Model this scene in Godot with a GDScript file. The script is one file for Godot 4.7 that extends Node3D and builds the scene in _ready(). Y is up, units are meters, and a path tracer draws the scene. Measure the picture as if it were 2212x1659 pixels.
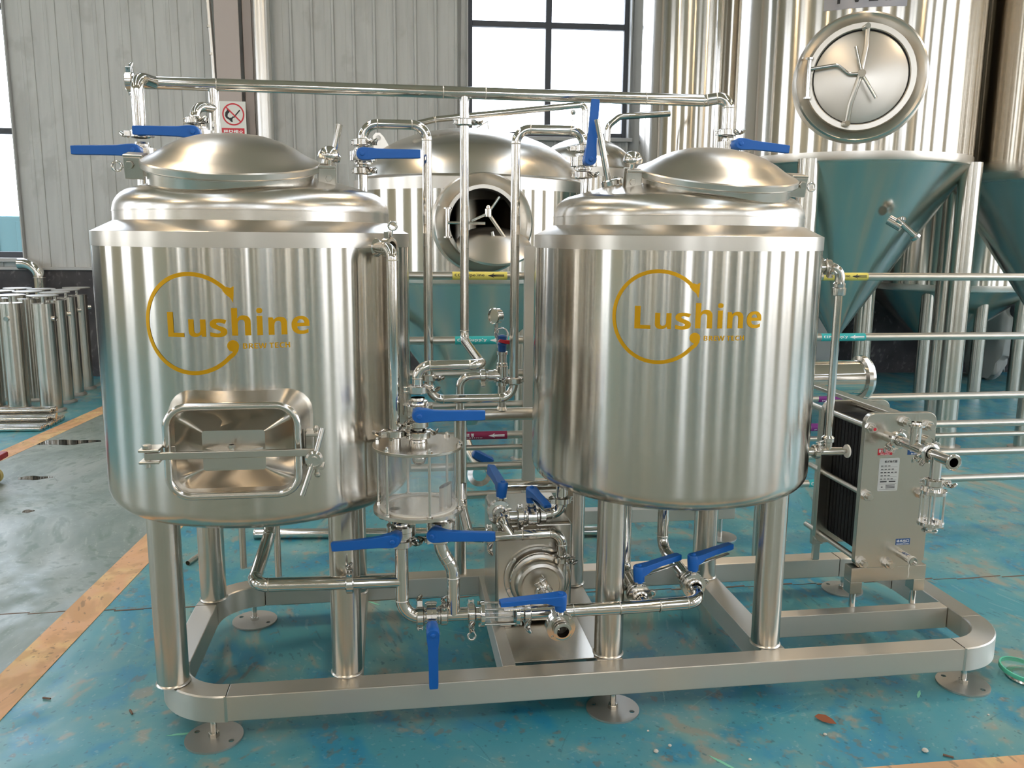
extends Node3D
# A two-vessel brewhouse skid in a tank maker's hall. Metres, y up. The skid's front face is z = 0, its long side runs along x.

const CAM := Vector3(1.0, 1.5, 2.39438)
const FOC := 1832.0247
var cam_r: Vector3
var cam_u: Vector3
var cam_f: Vector3
var M := {}
var used := {}

# ---------------------------------------------------------------- mesh builder
class MB:
	var v := PackedVector3Array()
	var n := PackedVector3Array()
	var uv := PackedVector2Array()
	var ix := PackedInt32Array()

	func tri(a: int, b: int, c: int) -> void:
		var g := (v[b] - v[a]).cross(v[c] - v[a])
		if g.dot(n[a] + n[b] + n[c]) > 0.0:
			ix.append_array([a, c, b])
		else:
			ix.append_array([a, b, c])

	func quad(a: int, b: int, c: int, d: int) -> void:
		tri(a, b, c)
		tri(a, c, d)

	func put(p: Vector3, q: Vector3, t := Vector2.ZERO) -> int:
		v.append(p)
		n.append(q)
		uv.append(t)
		return v.size() - 1

	# profile of (radius, height) turned about the local y axis
	func lathe(T: Transform3D, prof: Array, seg := 24, a0 := 0.0, a1 := TAU) -> MB:
		var m := prof.size()
		var sn := []
		for i in m - 1:
			var d: Vector2 = prof[i + 1] - prof[i]
			sn.append(Vector2(d.y, -d.x).normalized())
		var len := 0.0
		for i in m - 1:
			var na: Vector2 = sn[i]
			var nb: Vector2 = sn[i]
			if i > 0 and sn[i - 1].dot(sn[i]) > 0.87:
				na = (sn[i - 1] + sn[i]).normalized()
			if i < m - 2 and sn[i + 1].dot(sn[i]) > 0.87:
				nb = (sn[i + 1] + sn[i]).normalized()
			var pa: Vector2 = prof[i]
			var pb: Vector2 = prof[i + 1]
			var l2 := len + pa.distance_to(pb)
			var s := v.size()
			for k in seg + 1:
				var a := a0 + (a1 - a0) * k / seg
				var ca := cos(a)
				var sa := sin(a)
				put(T * Vector3(pa.x * ca, pa.y, pa.x * sa), (T.basis * Vector3(na.x * ca, na.y, na.x * sa)).normalized(), Vector2(a / TAU, len))
				put(T * Vector3(pb.x * ca, pb.y, pb.x * sa), (T.basis * Vector3(nb.x * ca, nb.y, nb.x * sa)).normalized(), Vector2(a / TAU, l2))
			for k in seg:
				var b := s + 2 * k
				if pa.x < 1e-6:
					tri(b, b + 1, b + 3)
				elif pb.x < 1e-6:
					tri(b, b + 1, b + 2)
				else:
					quad(b, b + 1, b + 3, b + 2)
			len = l2
		return self

	func cyl(a: Vector3, b: Vector3, r: float, seg := 16, r2 := -1.0, cap := true) -> MB:
		var e := r if r2 < 0.0 else r2
		var h := a.distance_to(b)
		var p := [Vector2(r, 0), Vector2(e, h)]
		if cap:
			p = [Vector2(0, 0), Vector2(r, 0), Vector2(e, h), Vector2(0, h)]
		return lathe(Transform3D(MB.up_to(b - a), a), p, seg)

	static func up_to(d: Vector3) -> Basis:
		var y := d.normalized()
		var x := y.cross(Vector3(0, 0, 1))
		if x.length() < 0.01:
			x = Vector3(1, 0, 0)
		x = x.normalized()
		return Basis(x, y, x.cross(y))

	func tube(pts: Array, r: float, seg := 16, cap := true, inner := 0.0, deep := 0.12) -> MB:
		var m := pts.size()
		var t0: Vector3 = (pts[1] - pts[0]).normalized()
		deep = minf(deep, 0.9 * minf(pts[0].distance_to(pts[1]), pts[m - 1].distance_to(pts[m - 2])))
		var side := t0.cross(Vector3(0.31, 0.2, 0.93)).normalized()
		var s := v.size()
		var len := 0.0
		for i in m:
			var t: Vector3
			if i == 0:
				t = t0
			elif i == m - 1:
				t = (pts[i] - pts[i - 1]).normalized()
			else:
				t = ((pts[i] - pts[i - 1]).normalized() + (pts[i + 1] - pts[i]).normalized()).normalized()
			side = (side - t * side.dot(t)).normalized()
			var up := t.cross(side)
			if i > 0:
				len += pts[i].distance_to(pts[i - 1])
			for k in seg + 1:
				var a := TAU * k / seg
				var q := side * cos(a) + up * sin(a)
				put(pts[i] + q * r, q, Vector2(float(k) / seg, len))
			if cap and (i == 0 or i == m - 1):
				var f := -t if i == 0 else t
				var b := v.size()
				for k in seg + 1:
					var a := TAU * k / seg
					var q := side * cos(a) + up * sin(a)
					put(pts[i] + q * r, f)
					put(pts[i] + q * inner, f)
				for k in seg:
					quad(b + 2 * k, b + 2 * k + 1, b + 2 * k + 3, b + 2 * k + 2)
				if inner > 0.0:
					b = v.size()
					var dirn := t if i == 0 else -t
					for k in seg + 1:
						var a := TAU * k / seg
						var q := side * cos(a) + up * sin(a)
						put(pts[i] + q * inner, -q)
						put(pts[i] + q * inner + dirn * deep, -q)
					for k in seg:
						quad(b + 2 * k, b + 2 * k + 1, b + 2 * k + 3, b + 2 * k + 2)
					b = v.size()
					var cc := put(pts[i] + dirn * deep, f)
					for k in seg + 1:
						var a := TAU * k / seg
						put(pts[i] + (side * cos(a) + up * sin(a)) * inner + dirn * deep, f)
					for k in seg:
						tri(cc, b + 1 + k, b + 2 + k)
		# rings were interleaved with the caps: walk them again
		var ring := []
		var at := s
		for i in m:
			ring.append(at)
			at += seg + 1
			if cap and (i == 0 or i == m - 1):
				at += (seg + 1) * 2
				if inner > 0.0:
					at += (seg + 1) * 2 + seg + 2
		for i in m - 1:
			for k in seg:
				quad(ring[i] + k, ring[i] + k + 1, ring[i + 1] + k + 1, ring[i + 1] + k)
		return self

	func box(T: Transform3D, size: Vector3, bev := 0.0) -> MB:
		var h := size / 2
		var b := minf(bev, minf(h.x, minf(h.y, h.z)) * 0.9)
		var s := v.size()
		for c in 8:
			var g := Vector3(1 if c & 1 else -1, 1 if c & 2 else -1, 1 if c & 4 else -1)
			for ax in 3:
				var p := h - Vector3(b, b, b)
				p[ax] = h[ax]
				var q := Vector3.ZERO
				q[ax] = g[ax]
				var t := Vector2(p[(ax + 1) % 3] * g[(ax + 1) % 3], p[(ax + 2) % 3] * g[(ax + 2) % 3])
				if ax == 0:
					t = Vector2(p.z * g.z, p.y * g.y)
				elif ax == 1:
					t = Vector2(p.x * g.x, p.z * g.z)
				put(T * (p * g), (T.basis * q).normalized(), t)
		for ax in 3:
			var u := 1 << ((ax + 1) % 3)
			var w := 1 << ((ax + 2) % 3)
			for e in 2:
				var o := (1 << ax) * e
				quad(s + o * 3 + ax, s + (o + u) * 3 + ax, s + (o + u + w) * 3 + ax, s + (o + w) * 3 + ax)
		if b > 0.0:
			for ax in 3:
				var k := 1 << ax
				var a1 := (ax + 1) % 3
				var a2 := (ax + 2) % 3
				for e in 4:
					var o := (1 << a1) * (e & 1) + (1 << a2) * (e >> 1)
					quad(s + o * 3 + a1, s + (o + k) * 3 + a1, s + (o + k) * 3 + a2, s + o * 3 + a2)
			for c in 8:
				tri(s + c * 3, s + c * 3 + 1, s + c * 3 + 2)
		return self

	# polygon in the local xy plane, from z = 0 to z = depth, with a small chamfer on the front edge
	func prism(T: Transform3D, poly: PackedVector2Array, depth: float, smooth := false, bev := 0.0) -> MB:
		var m := poly.size()
		var ids := Geometry2D.triangulate_polygon(poly)
		var ctr := Vector2.ZERO
		for p in poly:
			ctr += p / m
		var area := 0.0
		for i in m:
			area += poly[i].cross(poly[(i + 1) % m])
		var sgn := 1.0 if area > 0 else -1.0
		var en := []
		for i in m:
			var e := poly[(i + 1) % m] - poly[i]
			en.append(Vector2(e.y, -e.x).normalized() * sgn)
		var inset := PackedVector2Array()
		for i in m:
			var q: Vector2 = (en[i] + en[(i + m - 1) % m]).normalized()
			inset.append(poly[i] - q * bev)
		for f in 2:
			var s := v.size()
			var z := 0.0 if f == 0 else depth
			for i in m:
				var p := poly[i] if f == 0 else inset[i]
				put(T * Vector3(p.x, p.y, z), T.basis * Vector3(0, 0, -1 if f == 0 else 1), p)
			for i in range(0, ids.size(), 3):
				tri(s + ids[i], s + ids[i + 1], s + ids[i + 2])
		var len := 0.0
		for i in m:
			var j := (i + 1) % m
			var na: Vector2 = en[i]
			var nb: Vector2 = en[i]
			if smooth:
				if en[(i + m - 1) % m].dot(en[i]) > 0.6:
					na = (en[(i + m - 1) % m] + en[i]).normalized()
				if en[j].dot(en[i]) > 0.6:
					nb = (en[j] + en[i]).normalized()
			var l2 := len + poly[i].distance_to(poly[j])
			var s := v.size()
			put(T * Vector3(poly[i].x, poly[i].y, 0), T.basis * Vector3(na.x, na.y, 0), Vector2(len, 0))
			put(T * Vector3(poly[i].x, poly[i].y, depth - bev), T.basis * Vector3(na.x, na.y, 0), Vector2(len, depth))
			put(T * Vector3(poly[j].x, poly[j].y, depth - bev), T.basis * Vector3(nb.x, nb.y, 0), Vector2(l2, depth))
			put(T * Vector3(poly[j].x, poly[j].y, 0), T.basis * Vector3(nb.x, nb.y, 0), Vector2(l2, 0))
			quad(s, s + 1, s + 2, s + 3)
			if bev > 0.0:
				put(T * Vector3(inset[i].x, inset[i].y, depth), T.basis * Vector3(0, 0, 1), Vector2(len, depth))
				put(T * Vector3(inset[j].x, inset[j].y, depth), T.basis * Vector3(0, 0, 1), Vector2(l2, depth))
				quad(s + 1, s + 4, s + 5, s + 2)
			len = l2
		return self

	# a flat plate with round holes through it, lying in the local xy plane, from z = 0 to depth
	func holed(T: Transform3D, outer: PackedVector2Array, holes: Array, depth: float) -> MB:
		var poly := outer.duplicate()
		for h in holes:
			# cut a slit from the nearest outer point to the hole and walk round it the other way
			var best := 0
			for i in poly.size():
				if poly[i].distance_to(h[0]) < poly[best].distance_to(h[0]):
					best = i
			var a0: float = (poly[best] - h[0]).angle()
			var ring := PackedVector2Array()
			for k in 21:
				var a := a0 - TAU * k / 20.0
				ring.append(h[0] + Vector2(cos(a), sin(a)) * h[1])
			var nx := poly.slice(0, best + 1)
			nx.append_array(ring)
			nx.append_array(poly.slice(best))
			poly = nx
		var ids := Geometry2D.triangulate_polygon(poly)
		for f in 2:
			var s := v.size()
			for p in poly:
				put(T * Vector3(p.x, p.y, depth * f), T.basis * Vector3(0, 0, 2 * f - 1), p)
			for i in range(0, ids.size(), 3):
				tri(s + ids[i], s + ids[i + 1], s + ids[i + 2])
		for i in outer.size():
			var j := (i + 1) % outer.size()
			var s := v.size()
			for e in [[outer[i], 0.0], [outer[i], depth], [outer[j], depth], [outer[j], 0.0]]:
				put(T * Vector3(e[0].x, e[0].y, e[1]), T.basis * Vector3(e[0].x, e[0].y, 0).normalized())
			quad(s, s + 1, s + 2, s + 3)
		for h in holes:
			var s := v.size()
			for k in 21:
				var d := Vector2(cos(TAU * k / 20.0), sin(TAU * k / 20.0))
				for z in [0.0, depth]:
					put(T * Vector3(h[0].x + d.x * h[1], h[0].y + d.y * h[1], z), T.basis * Vector3(-d.x, -d.y, 0))
			for k in 20:
				quad(s + 2 * k, s + 2 * k + 1, s + 2 * k + 3, s + 2 * k + 2)
		return self

	func ball(c: Vector3, r: float, seg := 14, squash := 1.0) -> MB:
		var p := []
		for i in seg / 2 + 1:
			var a := PI * i / (seg / 2) - PI / 2
			p.append(Vector2(cos(a) * r if i > 0 and i < seg / 2 else 0.0, sin(a) * r * squash))
		return lathe(Transform3D(Basis(), c), p, seg)

	# part of a flat ring with a rectangular section, lying in xz
	func arc_beam(c: Vector3, r0: float, r1: float, y0: float, y1: float, a0: float, a1: float, seg := 12) -> MB:
		lathe(Transform3D(Basis(), c), [Vector2(r0, y0), Vector2(r1, y0), Vector2(r1, y1 - 0.004), Vector2(r1 - 0.004, y1), Vector2(r0 + 0.004, y1), Vector2(r0, y1 - 0.004), Vector2(r0, y0)], seg, a0, a1)
		return self

	func nut(T: Transform3D, r: float, h: float) -> MB:
		var p := PackedVector2Array()
		for i in 6:
			p.append(Vector2(cos(TAU * i / 6), sin(TAU * i / 6)) * r)
		return prism(T, p, h, false, h * 0.12)

	func mesh() -> ArrayMesh:
		var a := []
		a.resize(Mesh.ARRAY_MAX)
		a[Mesh.ARRAY_VERTEX] = v
		a[Mesh.ARRAY_NORMAL] = n
		a[Mesh.ARRAY_TEX_UV] = uv
		a[Mesh.ARRAY_INDEX] = ix
		var m := ArrayMesh.new()
		m.add_surface_from_arrays(Mesh.PRIMITIVE_TRIANGLES, a)
		return m

# ---------------------------------------------------------------- node helpers
func numbered(called: String) -> String:
	var k: int = used.get(called, 0)
	used[called] = k + 1
	return called if k == 0 else "%s_%03d" % [called, k]

func thing(called: String, label: String, category: String, group := "", at := Vector3.ZERO) -> Node3D:
	var o := Node3D.new()
	o.name = numbered(called)
	add_child(o)
	o.position = at
	o.set_meta("label", label)
	o.set_meta("category", category)
	if group:
		o.set_meta("group", group)
	return o

func setting(called: String) -> Node3D:
	var o := Node3D.new()
	o.name = numbered(called)
	add_child(o)
	o.set_meta("kind", "structure")
	return o

func part(parent: Node3D, called: String, shape, mat: Material, label := "") -> MeshInstance3D:
	var o := MeshInstance3D.new()
	o.mesh = shape.mesh() if shape is MB else shape
	o.material_override = mat
	o.name = called
	parent.add_child(o, true)
	if label:
		o.set_meta("label", label)
	return o

func solo(called: String, shape, mat: Material, label: String, category: String, group := "", at := Vector3.ZERO) -> MeshInstance3D:
	var o := MeshInstance3D.new()
	o.mesh = shape.mesh() if shape is MB else shape
	o.material_override = mat
	o.name = numbered(called)
	add_child(o)
	o.position = at
	o.set_meta("label", label)
	o.set_meta("category", category)
	if group:
		o.set_meta("group", group)
	return o

func T(at: Vector3, b := Basis()) -> Transform3D:
	return Transform3D(b, at)

func ray(px: float, py: float) -> Vector3:
	return cam_f + cam_r * ((px - 1106.0) / FOC) - cam_u * ((py - 829.5) / FOC)

# where the line of sight through a pixel of the 2212 x 1659 photograph meets the plane at that z, or that height
func P(px: float, py: float, z: float) -> Vector3:
	var d := ray(px, py)
	return CAM + d * ((z - CAM.z) / d.z)

func G(px: float, py: float, y := 0.0) -> Vector3:
	var d := ray(px, py)
	return CAM + d * ((y - CAM.y) / d.y)

# a polyline with rounded corners
func bend(pts: Array, r: float, steps := 7) -> Array:
	var o := [pts[0]]
	for i in range(1, pts.size() - 1):
		var a: Vector3 = (pts[i - 1] - pts[i])
		var b: Vector3 = (pts[i + 1] - pts[i])
		var la := a.length()
		var lb := b.length()
		a /= la
		b /= lb
		var half := a.angle_to(b) / 2
		if half > PI / 2 - 0.02:
			o.append(pts[i])
			continue
		var d := minf(r / tan(half), minf(la * (0.98 if i == 1 else 0.48), lb * (0.98 if i == pts.size() - 2 else 0.48)))
		var rr := d * tan(half)
		var c: Vector3 = pts[i] + (a + b).normalized() * (rr / sin(half))
		var s: Vector3 = pts[i] + a * d - c
		var e: Vector3 = pts[i] + b * d - c
		for k in steps + 1:
			o.append(c + s.slerp(e, float(k) / steps))
	o.append(pts[-1])
	return o

func mat(called: String, c: Color, rough: float, metal := 0.0, aniso := 0.0) -> StandardMaterial3D:
	var m := StandardMaterial3D.new()
	m.resource_name = called
	m.albedo_color = c
	m.roughness = rough
	m.metallic = metal
	if aniso != 0.0:
		m.anisotropy_enabled = true
		m.anisotropy = aniso
	M[called] = m
	return m

func lin(r: float, g: float, b: float) -> Color:
	return Color(r, g, b).linear_to_srgb()

func noise(seed_: int, freq: float, oct := 4) -> FastNoiseLite:
	var f := FastNoiseLite.new()
	f.seed = seed_
	f.frequency = freq
	f.fractal_octaves = oct
	f.noise_type = FastNoiseLite.TYPE_SIMPLEX_SMOOTH
	return f

# ---------------------------------------------------------------- materials
func tex(w: int, h: int, f: Callable) -> ImageTexture:
	var im := Image.create(w, h, false, Image.FORMAT_RGB8)
	for y in h:
		for x in w:
			im.set_pixel(x, y, f.call(x, y))
	return ImageTexture.create_from_image(im)

# paint with fine scuffs and scratches drawn into it
func scratched(s: int, f: Callable, n: int, sd: int, dark: Color, pale: Color) -> ImageTexture:
	var im := Image.create(s, s, false, Image.FORMAT_RGB8)
	for y in s:
		for x in s:
			im.set_pixel(x, y, f.call(x, y))
	var r := RandomNumberGenerator.new()
	r.seed = sd
	for i in n:
		var p := Vector2(r.randf() * s, r.randf() * s)
		var a := r.randf() * TAU
		var l := 20 + int(r.randf() * r.randf() * 190)
		var c := dark if r.randf() < 0.45 else pale
		var al := 0.2 + 0.5 * r.randf()
		for k in l:
			p += Vector2(cos(a), sin(a))
			a += (r.randf() - 0.5) * 0.12
			var q := Vector2i(posmod(int(p.x), s), posmod(int(p.y), s))
			im.set_pixelv(q, im.get_pixelv(q).lerp(c, al * sin(PI * k / l)))
	for i in n * 5:
		var q := Vector2i(r.randi() % s, r.randi() % s)
		im.set_pixelv(q, im.get_pixelv(q).lerp(dark if r.randf() < 0.6 else pale, 0.7))
	return ImageTexture.create_from_image(im)

func tile(nz: FastNoiseLite, x: int, y: int, s: int) -> float:
	# seamless: the noise taken on a torus
	var a := TAU * x / s
	var b := TAU * y / s
	var r := s / TAU
	return nz.get_noise_3d(r * cos(a) + r * 0.31 * cos(b), r * sin(a) + r * 0.31 * sin(b), r * sin(b) * 0.95)

func materials() -> void:
	# stainless steel: rolled and ground sheets, polished tube, welded frames
	mat("steel_shell", lin(0.66, 0.615, 0.545), 0.165, 1.0, -1.0)
	mat("steel_dome", lin(0.66, 0.615, 0.545), 0.25, 1.0, 0.3)
	mat("steel_lid", lin(0.66, 0.615, 0.545), 0.28, 1.0)
	mat("steel_polished", lin(0.69, 0.66, 0.61), 0.085, 1.0)
	mat("steel_cast", lin(0.69, 0.66, 0.61), 0.16, 1.0)
	mat("steel_satin", lin(0.62, 0.58, 0.51), 0.3, 1.0)
	mat("steel_leg", lin(0.62, 0.58, 0.51), 0.24, 1.0, -0.7)
	mat("steel_frame", lin(0.62, 0.58, 0.51), 0.42, 1.0, -0.8)
	mat("steel_plate", lin(0.62, 0.58, 0.51), 0.27, 1.0)
	mat("steel_far", lin(0.66, 0.615, 0.545), 0.15, 1.0, -1.0)
	mat("steel_cone", lin(0.66, 0.615, 0.545), 0.2, 1.0)
	mat("steel_disc", lin(0.50, 0.475, 0.43), 0.4, 0.85)
	mat("film", lin(0.30, 0.30, 0.32), 0.3, 0.6)
	mat("paint_mark", lin(0.20, 0.55, 0.38), 0.5)
	mat("rubber", lin(0.012, 0.012, 0.012), 0.6)
	mat("gasket", lin(0.018, 0.018, 0.02), 0.55)
	mat("blue_handle", lin(0.004, 0.115, 0.46), 0.4)
	mat("blue_cap", lin(0.006, 0.07, 0.25), 0.35)
	mat("red_lever", lin(0.50, 0.02, 0.035), 0.4)
	mat("silicone", lin(0.75, 0.73, 0.66), 0.45)
	mat("logo", lin(0.70, 0.36, 0.004), 0.36, 0.55)
	mat("tape_yellow", lin(0.72, 0.62, 0.13), 0.42)
	mat("tape_teal", lin(0.03, 0.42, 0.42), 0.42)
	mat("tape_purple", lin(0.22, 0.015, 0.21), 0.42)
	mat("tape_maroon", lin(0.27, 0.012, 0.06), 0.42)
	mat("print_white", lin(0.85, 0.85, 0.83), 0.5)
	mat("print_black", lin(0.012, 0.012, 0.014), 0.5)
	mat("sign_white", lin(0.74, 0.74, 0.70), 0.45)
	mat("sign_red", lin(0.58, 0.02, 0.035), 0.4)
	mat("sticker_blue", lin(0.01, 0.07, 0.22), 0.4)
	mat("nameplate", lin(0.62, 0.62, 0.60), 0.4, 0.3)
	mat("trolley_red", lin(0.26, 0.02, 0.02), 0.5)
	mat("wheel_yellow", lin(0.45, 0.36, 0.12), 0.5)
	mat("window_frame", lin(0.055, 0.06, 0.07), 0.5)
	mat("window_reveal", lin(0.42, 0.42, 0.41), 0.6)
	mat("column_paint", lin(0.44, 0.38, 0.35), 0.6)
	mat("wall_cream", lin(0.62, 0.55, 0.42), 0.75)
	mat("ceiling_white", lin(0.60, 0.54, 0.43), 0.8)
	mat("foil", lin(0.78, 0.76, 0.72), 0.32, 0.9)
	mat("plastic_wrap", lin(0.55, 0.55, 0.52), 0.35)
	mat("leaf", lin(0.25, 0.075, 0.03), 0.7)
	mat("pebble", lin(0.55, 0.52, 0.46), 0.8)
	mat("stick", lin(0.16, 0.10, 0.07), 0.8)
	mat("ground_outside", lin(0.36, 0.36, 0.34), 0.9)
	mat("container_teal", lin(0.045, 0.11, 0.11), 0.6)
	mat("lamp_housing", lin(0.25, 0.25, 0.25), 0.5, 0.5)
	var lens := mat("lamp_lens", lin(0.9, 0.85, 0.75), 0.5)
	lens.emission_enabled = true
	lens.emission = Color(1.0, 0.88, 0.72)
	lens.emission_energy_multiplier = 7.0
	var gl := mat("glass", Color(1, 1, 1, 0.06), 0.02)
	gl.transparency = BaseMaterial3D.TRANSPARENCY_ALPHA
	var pane := mat("pane", Color(0.95, 0.97, 1.0, 0.04), 0.03)
	pane.transparency = BaseMaterial3D.TRANSPARENCY_ALPHA
	mat("glass_edge", lin(0.10, 0.50, 0.33), 0.15)
	var gg := mat("glass_green", Color(0.45, 0.85, 0.68, 0.10), 0.03)
	gg.transparency = BaseMaterial3D.TRANSPARENCY_ALPHA
	var sky_panel := mat("translucent_sheet", Color(0.9, 0.88, 0.8, 0.12), 0.2)
	sky_panel.transparency = BaseMaterial3D.TRANSPARENCY_ALPHA

	# painted concrete floors: flat paint with worn patches, scratches and brown stains
	var n1 := noise(3, 0.006, 5)
	var n2 := noise(11, 0.028, 5)
	var n3 := noise(23, 0.09, 3)
	var n4 := noise(31, 0.012, 5)
	var n5 := noise(41, 0.05, 4)
	var s := 1024
	var blue := func(x, y):
		var a := tile(n1, x, y, s)
		var b := tile(n2, x, y, s)
		var c := tile(n3, x, y, s)
		var d := tile(n4, x + 200, y + 77, s)
		var e := tile(n5, x + 31, y + 400, s)
		var q := lin(0.059, 0.264, 0.318)
		q = q.lerp(lin(0.171, 0.317, 0.302), clampf(0.35 + a * 1.5 + b * 0.4, 0, 1))
		q = q.lerp(lin(0.022, 0.220, 0.354), clampf(d * 2.4 - 0.1 + b * 0.5, 0, 0.85))
		q = q.lerp(lin(0.302, 0.273, 0.213), clampf((b + a * 0.5) * 2.6 - 0.62, 0, 0.75))
		if e + d * 0.6 > 0.48:
			q = q.lerp(lin(0.262, 0.124, 0.080), clampf((e + d * 0.6 - 0.48) * 5.0, 0, 0.4))
		if c > 0.47:
			q = q.lerp(lin(0.368, 0.397, 0.424), 0.35)
		elif c < -0.5:
			q = q.lerp(lin(0.025, 0.106, 0.132), 0.5)
		return q
	var bt := scratched(s, blue, 90, 7, lin(0.02, 0.12, 0.15), lin(0.33, 0.50, 0.52))
	var grey := func(x, y):
		var a := tile(n1, x + 90, y, s)
		var b := tile(n2, x, y + 60, s)
		var c := tile(n3, x, y, s)
		var q := lin(0.160, 0.212, 0.188).lerp(lin(0.256, 0.300, 0.278), clampf(0.5 + a * 1.3 + b * 0.5, 0, 1))
		q = q.lerp(lin(0.104, 0.158, 0.125), clampf(b * 2.2 - 0.3, 0, 0.7))
		if c > 0.45:
			q = q.lerp(lin(0.336, 0.374, 0.345), 0.4)
		return q
	var gt := scratched(s, grey, 120, 9, lin(0.08, 0.11, 0.10), lin(0.40, 0.43, 0.42))
	var orange := func(x, y):
		var b := tile(n2, x, y, 512)
		var c := tile(n3, x, y, 512)
		var d := tile(n1, x * 2, y * 2, 512)
		var q := lin(0.62, 0.36, 0.19).lerp(lin(0.66, 0.48, 0.22), clampf(0.4 + d * 2.0, 0, 1))
		q = q.lerp(lin(0.48, 0.30, 0.16), clampf(b * 2.4, 0, 0.6))
		if c > 0.45:
			q = q.lerp(lin(0.2, 0.15, 0.1), 0.5)
		return q
	var ot := tex(512, 512, orange)
	var rt := tex(512, 512, func(x, y):
		var b := tile(n2, x, y, 512)
		var c := tile(n5, x, y, 512)
		var q := clampf(0.74 + b * 0.26 + c * 0.14, 0.5, 1.0)
		return Color(q, q, q))
	for k in [["floor_blue", bt, 0.36, 0.36], ["floor_grey", gt, 0.4, 0.40], ["line_orange", ot, 0.7, 0.6]]:
		var m := mat(k[0], Color.WHITE, k[3] * 1.5)
		m.albedo_texture = k[1]
		m.roughness_texture = rt
		m.uv1_triplanar = true
		m.uv1_world_triplanar = true
		m.uv1_scale = Vector3.ONE * k[2]
	# corrugated wall sheets with grime and streaks, and the sooty plinth under them
	var w1 := noise(51, 0.01, 5)
	var w2 := noise(57, 0.05, 4)
	var sheet := tex(512, 512, func(x, y):
		var st := tile(w2, x, y / 9, 512)
		var b := tile(w1, x, y, 512)
		var c := tile(w2, x, y, 512)
		var q := lin(0.49, 0.495, 0.475).lerp(lin(0.435, 0.44, 0.425), clampf(0.4 + st * 1.2, 0, 1))
		q = q.lerp(lin(0.30, 0.295, 0.27), clampf(b * 1.5 - 0.3, 0, 0.3))
		return q)
	var m1 := mat("wall_sheet", Color.WHITE, 0.55)
	m1.albedo_texture = sheet
	m1.uv1_triplanar = true
	m1.uv1_world_triplanar = true
	m1.uv1_scale = Vector3.ONE * 0.45
	var soot := tex(512, 512, func(x, y):
		var b := tile(w1, x, y, 512)
		var c := tile(w2, x, y, 512)
		var q := lin(0.040, 0.038, 0.042).lerp(lin(0.075, 0.07, 0.072), clampf(0.4 + b * 1.6, 0, 1))
		return q.lerp(lin(0.21, 0.20, 0.195), clampf(c * 2.2 + b - 0.75, 0, 0.8)))
	var m2 := mat("wall_plinth", Color.WHITE, 0.8)
	m2.albedo_texture = soot
	m2.uv1_triplanar = true
	m2.uv1_world_triplanar = true
	m2.uv1_scale = Vector3.ONE * 0.6

# ---------------------------------------------------------------- the hall
const HO := Vector3(-2, 0, -7.0)
var hd := Vector3(1, 0, 0.06).normalized()
var hn := Vector3(-0.06, 0, 1).normalized()

func hp(u: float, y: float, w: float) -> Vector3:
	return HO + hd * u + hn * w + Vector3(0, y, 0)

func hall_basis() -> Basis:
	return Basis(hd, Vector3.UP, hn)

# an upright slab from a to b (seen from inside, thickness outwards), with openings [u0, u1, y0, y1]
func slab(a: Vector3, b: Vector3, height: float, thick: float, holes: Array, inward: Vector3) -> MB:
	var m := MB.new()
	var du := (b - a).normalized()
	var total := a.distance_to(b)
	var cuts := [0.0, total]
	for h in holes:
		cuts.append(h[0])
		cuts.append(h[1])
	cuts.sort()
	var bs := Basis(du, Vector3.UP, inward)
	for i in cuts.size() - 1:
		var u0: float = cuts[i]
		var u1: float = cuts[i + 1]
		if u1 - u0 < 0.001:
			continue
		var mid := (u0 + u1) / 2
		var spans := [[0.0, height]]
		for h in holes:
			if mid > h[0] and mid < h[1]:
				var nx := []
				for sp in spans:
					if h[2] > sp[0]:
						nx.append([sp[0], minf(h[2], sp[1])])
					if h[3] < sp[1]:
						nx.append([maxf(h[3], sp[0]), sp[1]])
				spans = nx
		for sp in spans:
			m.box(T(a + du * mid + Vector3(0, (sp[0] + sp[1]) / 2, 0) - inward * thick / 2, bs), Vector3(u1 - u0, sp[1] - sp[0], thick))
	return m

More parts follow.
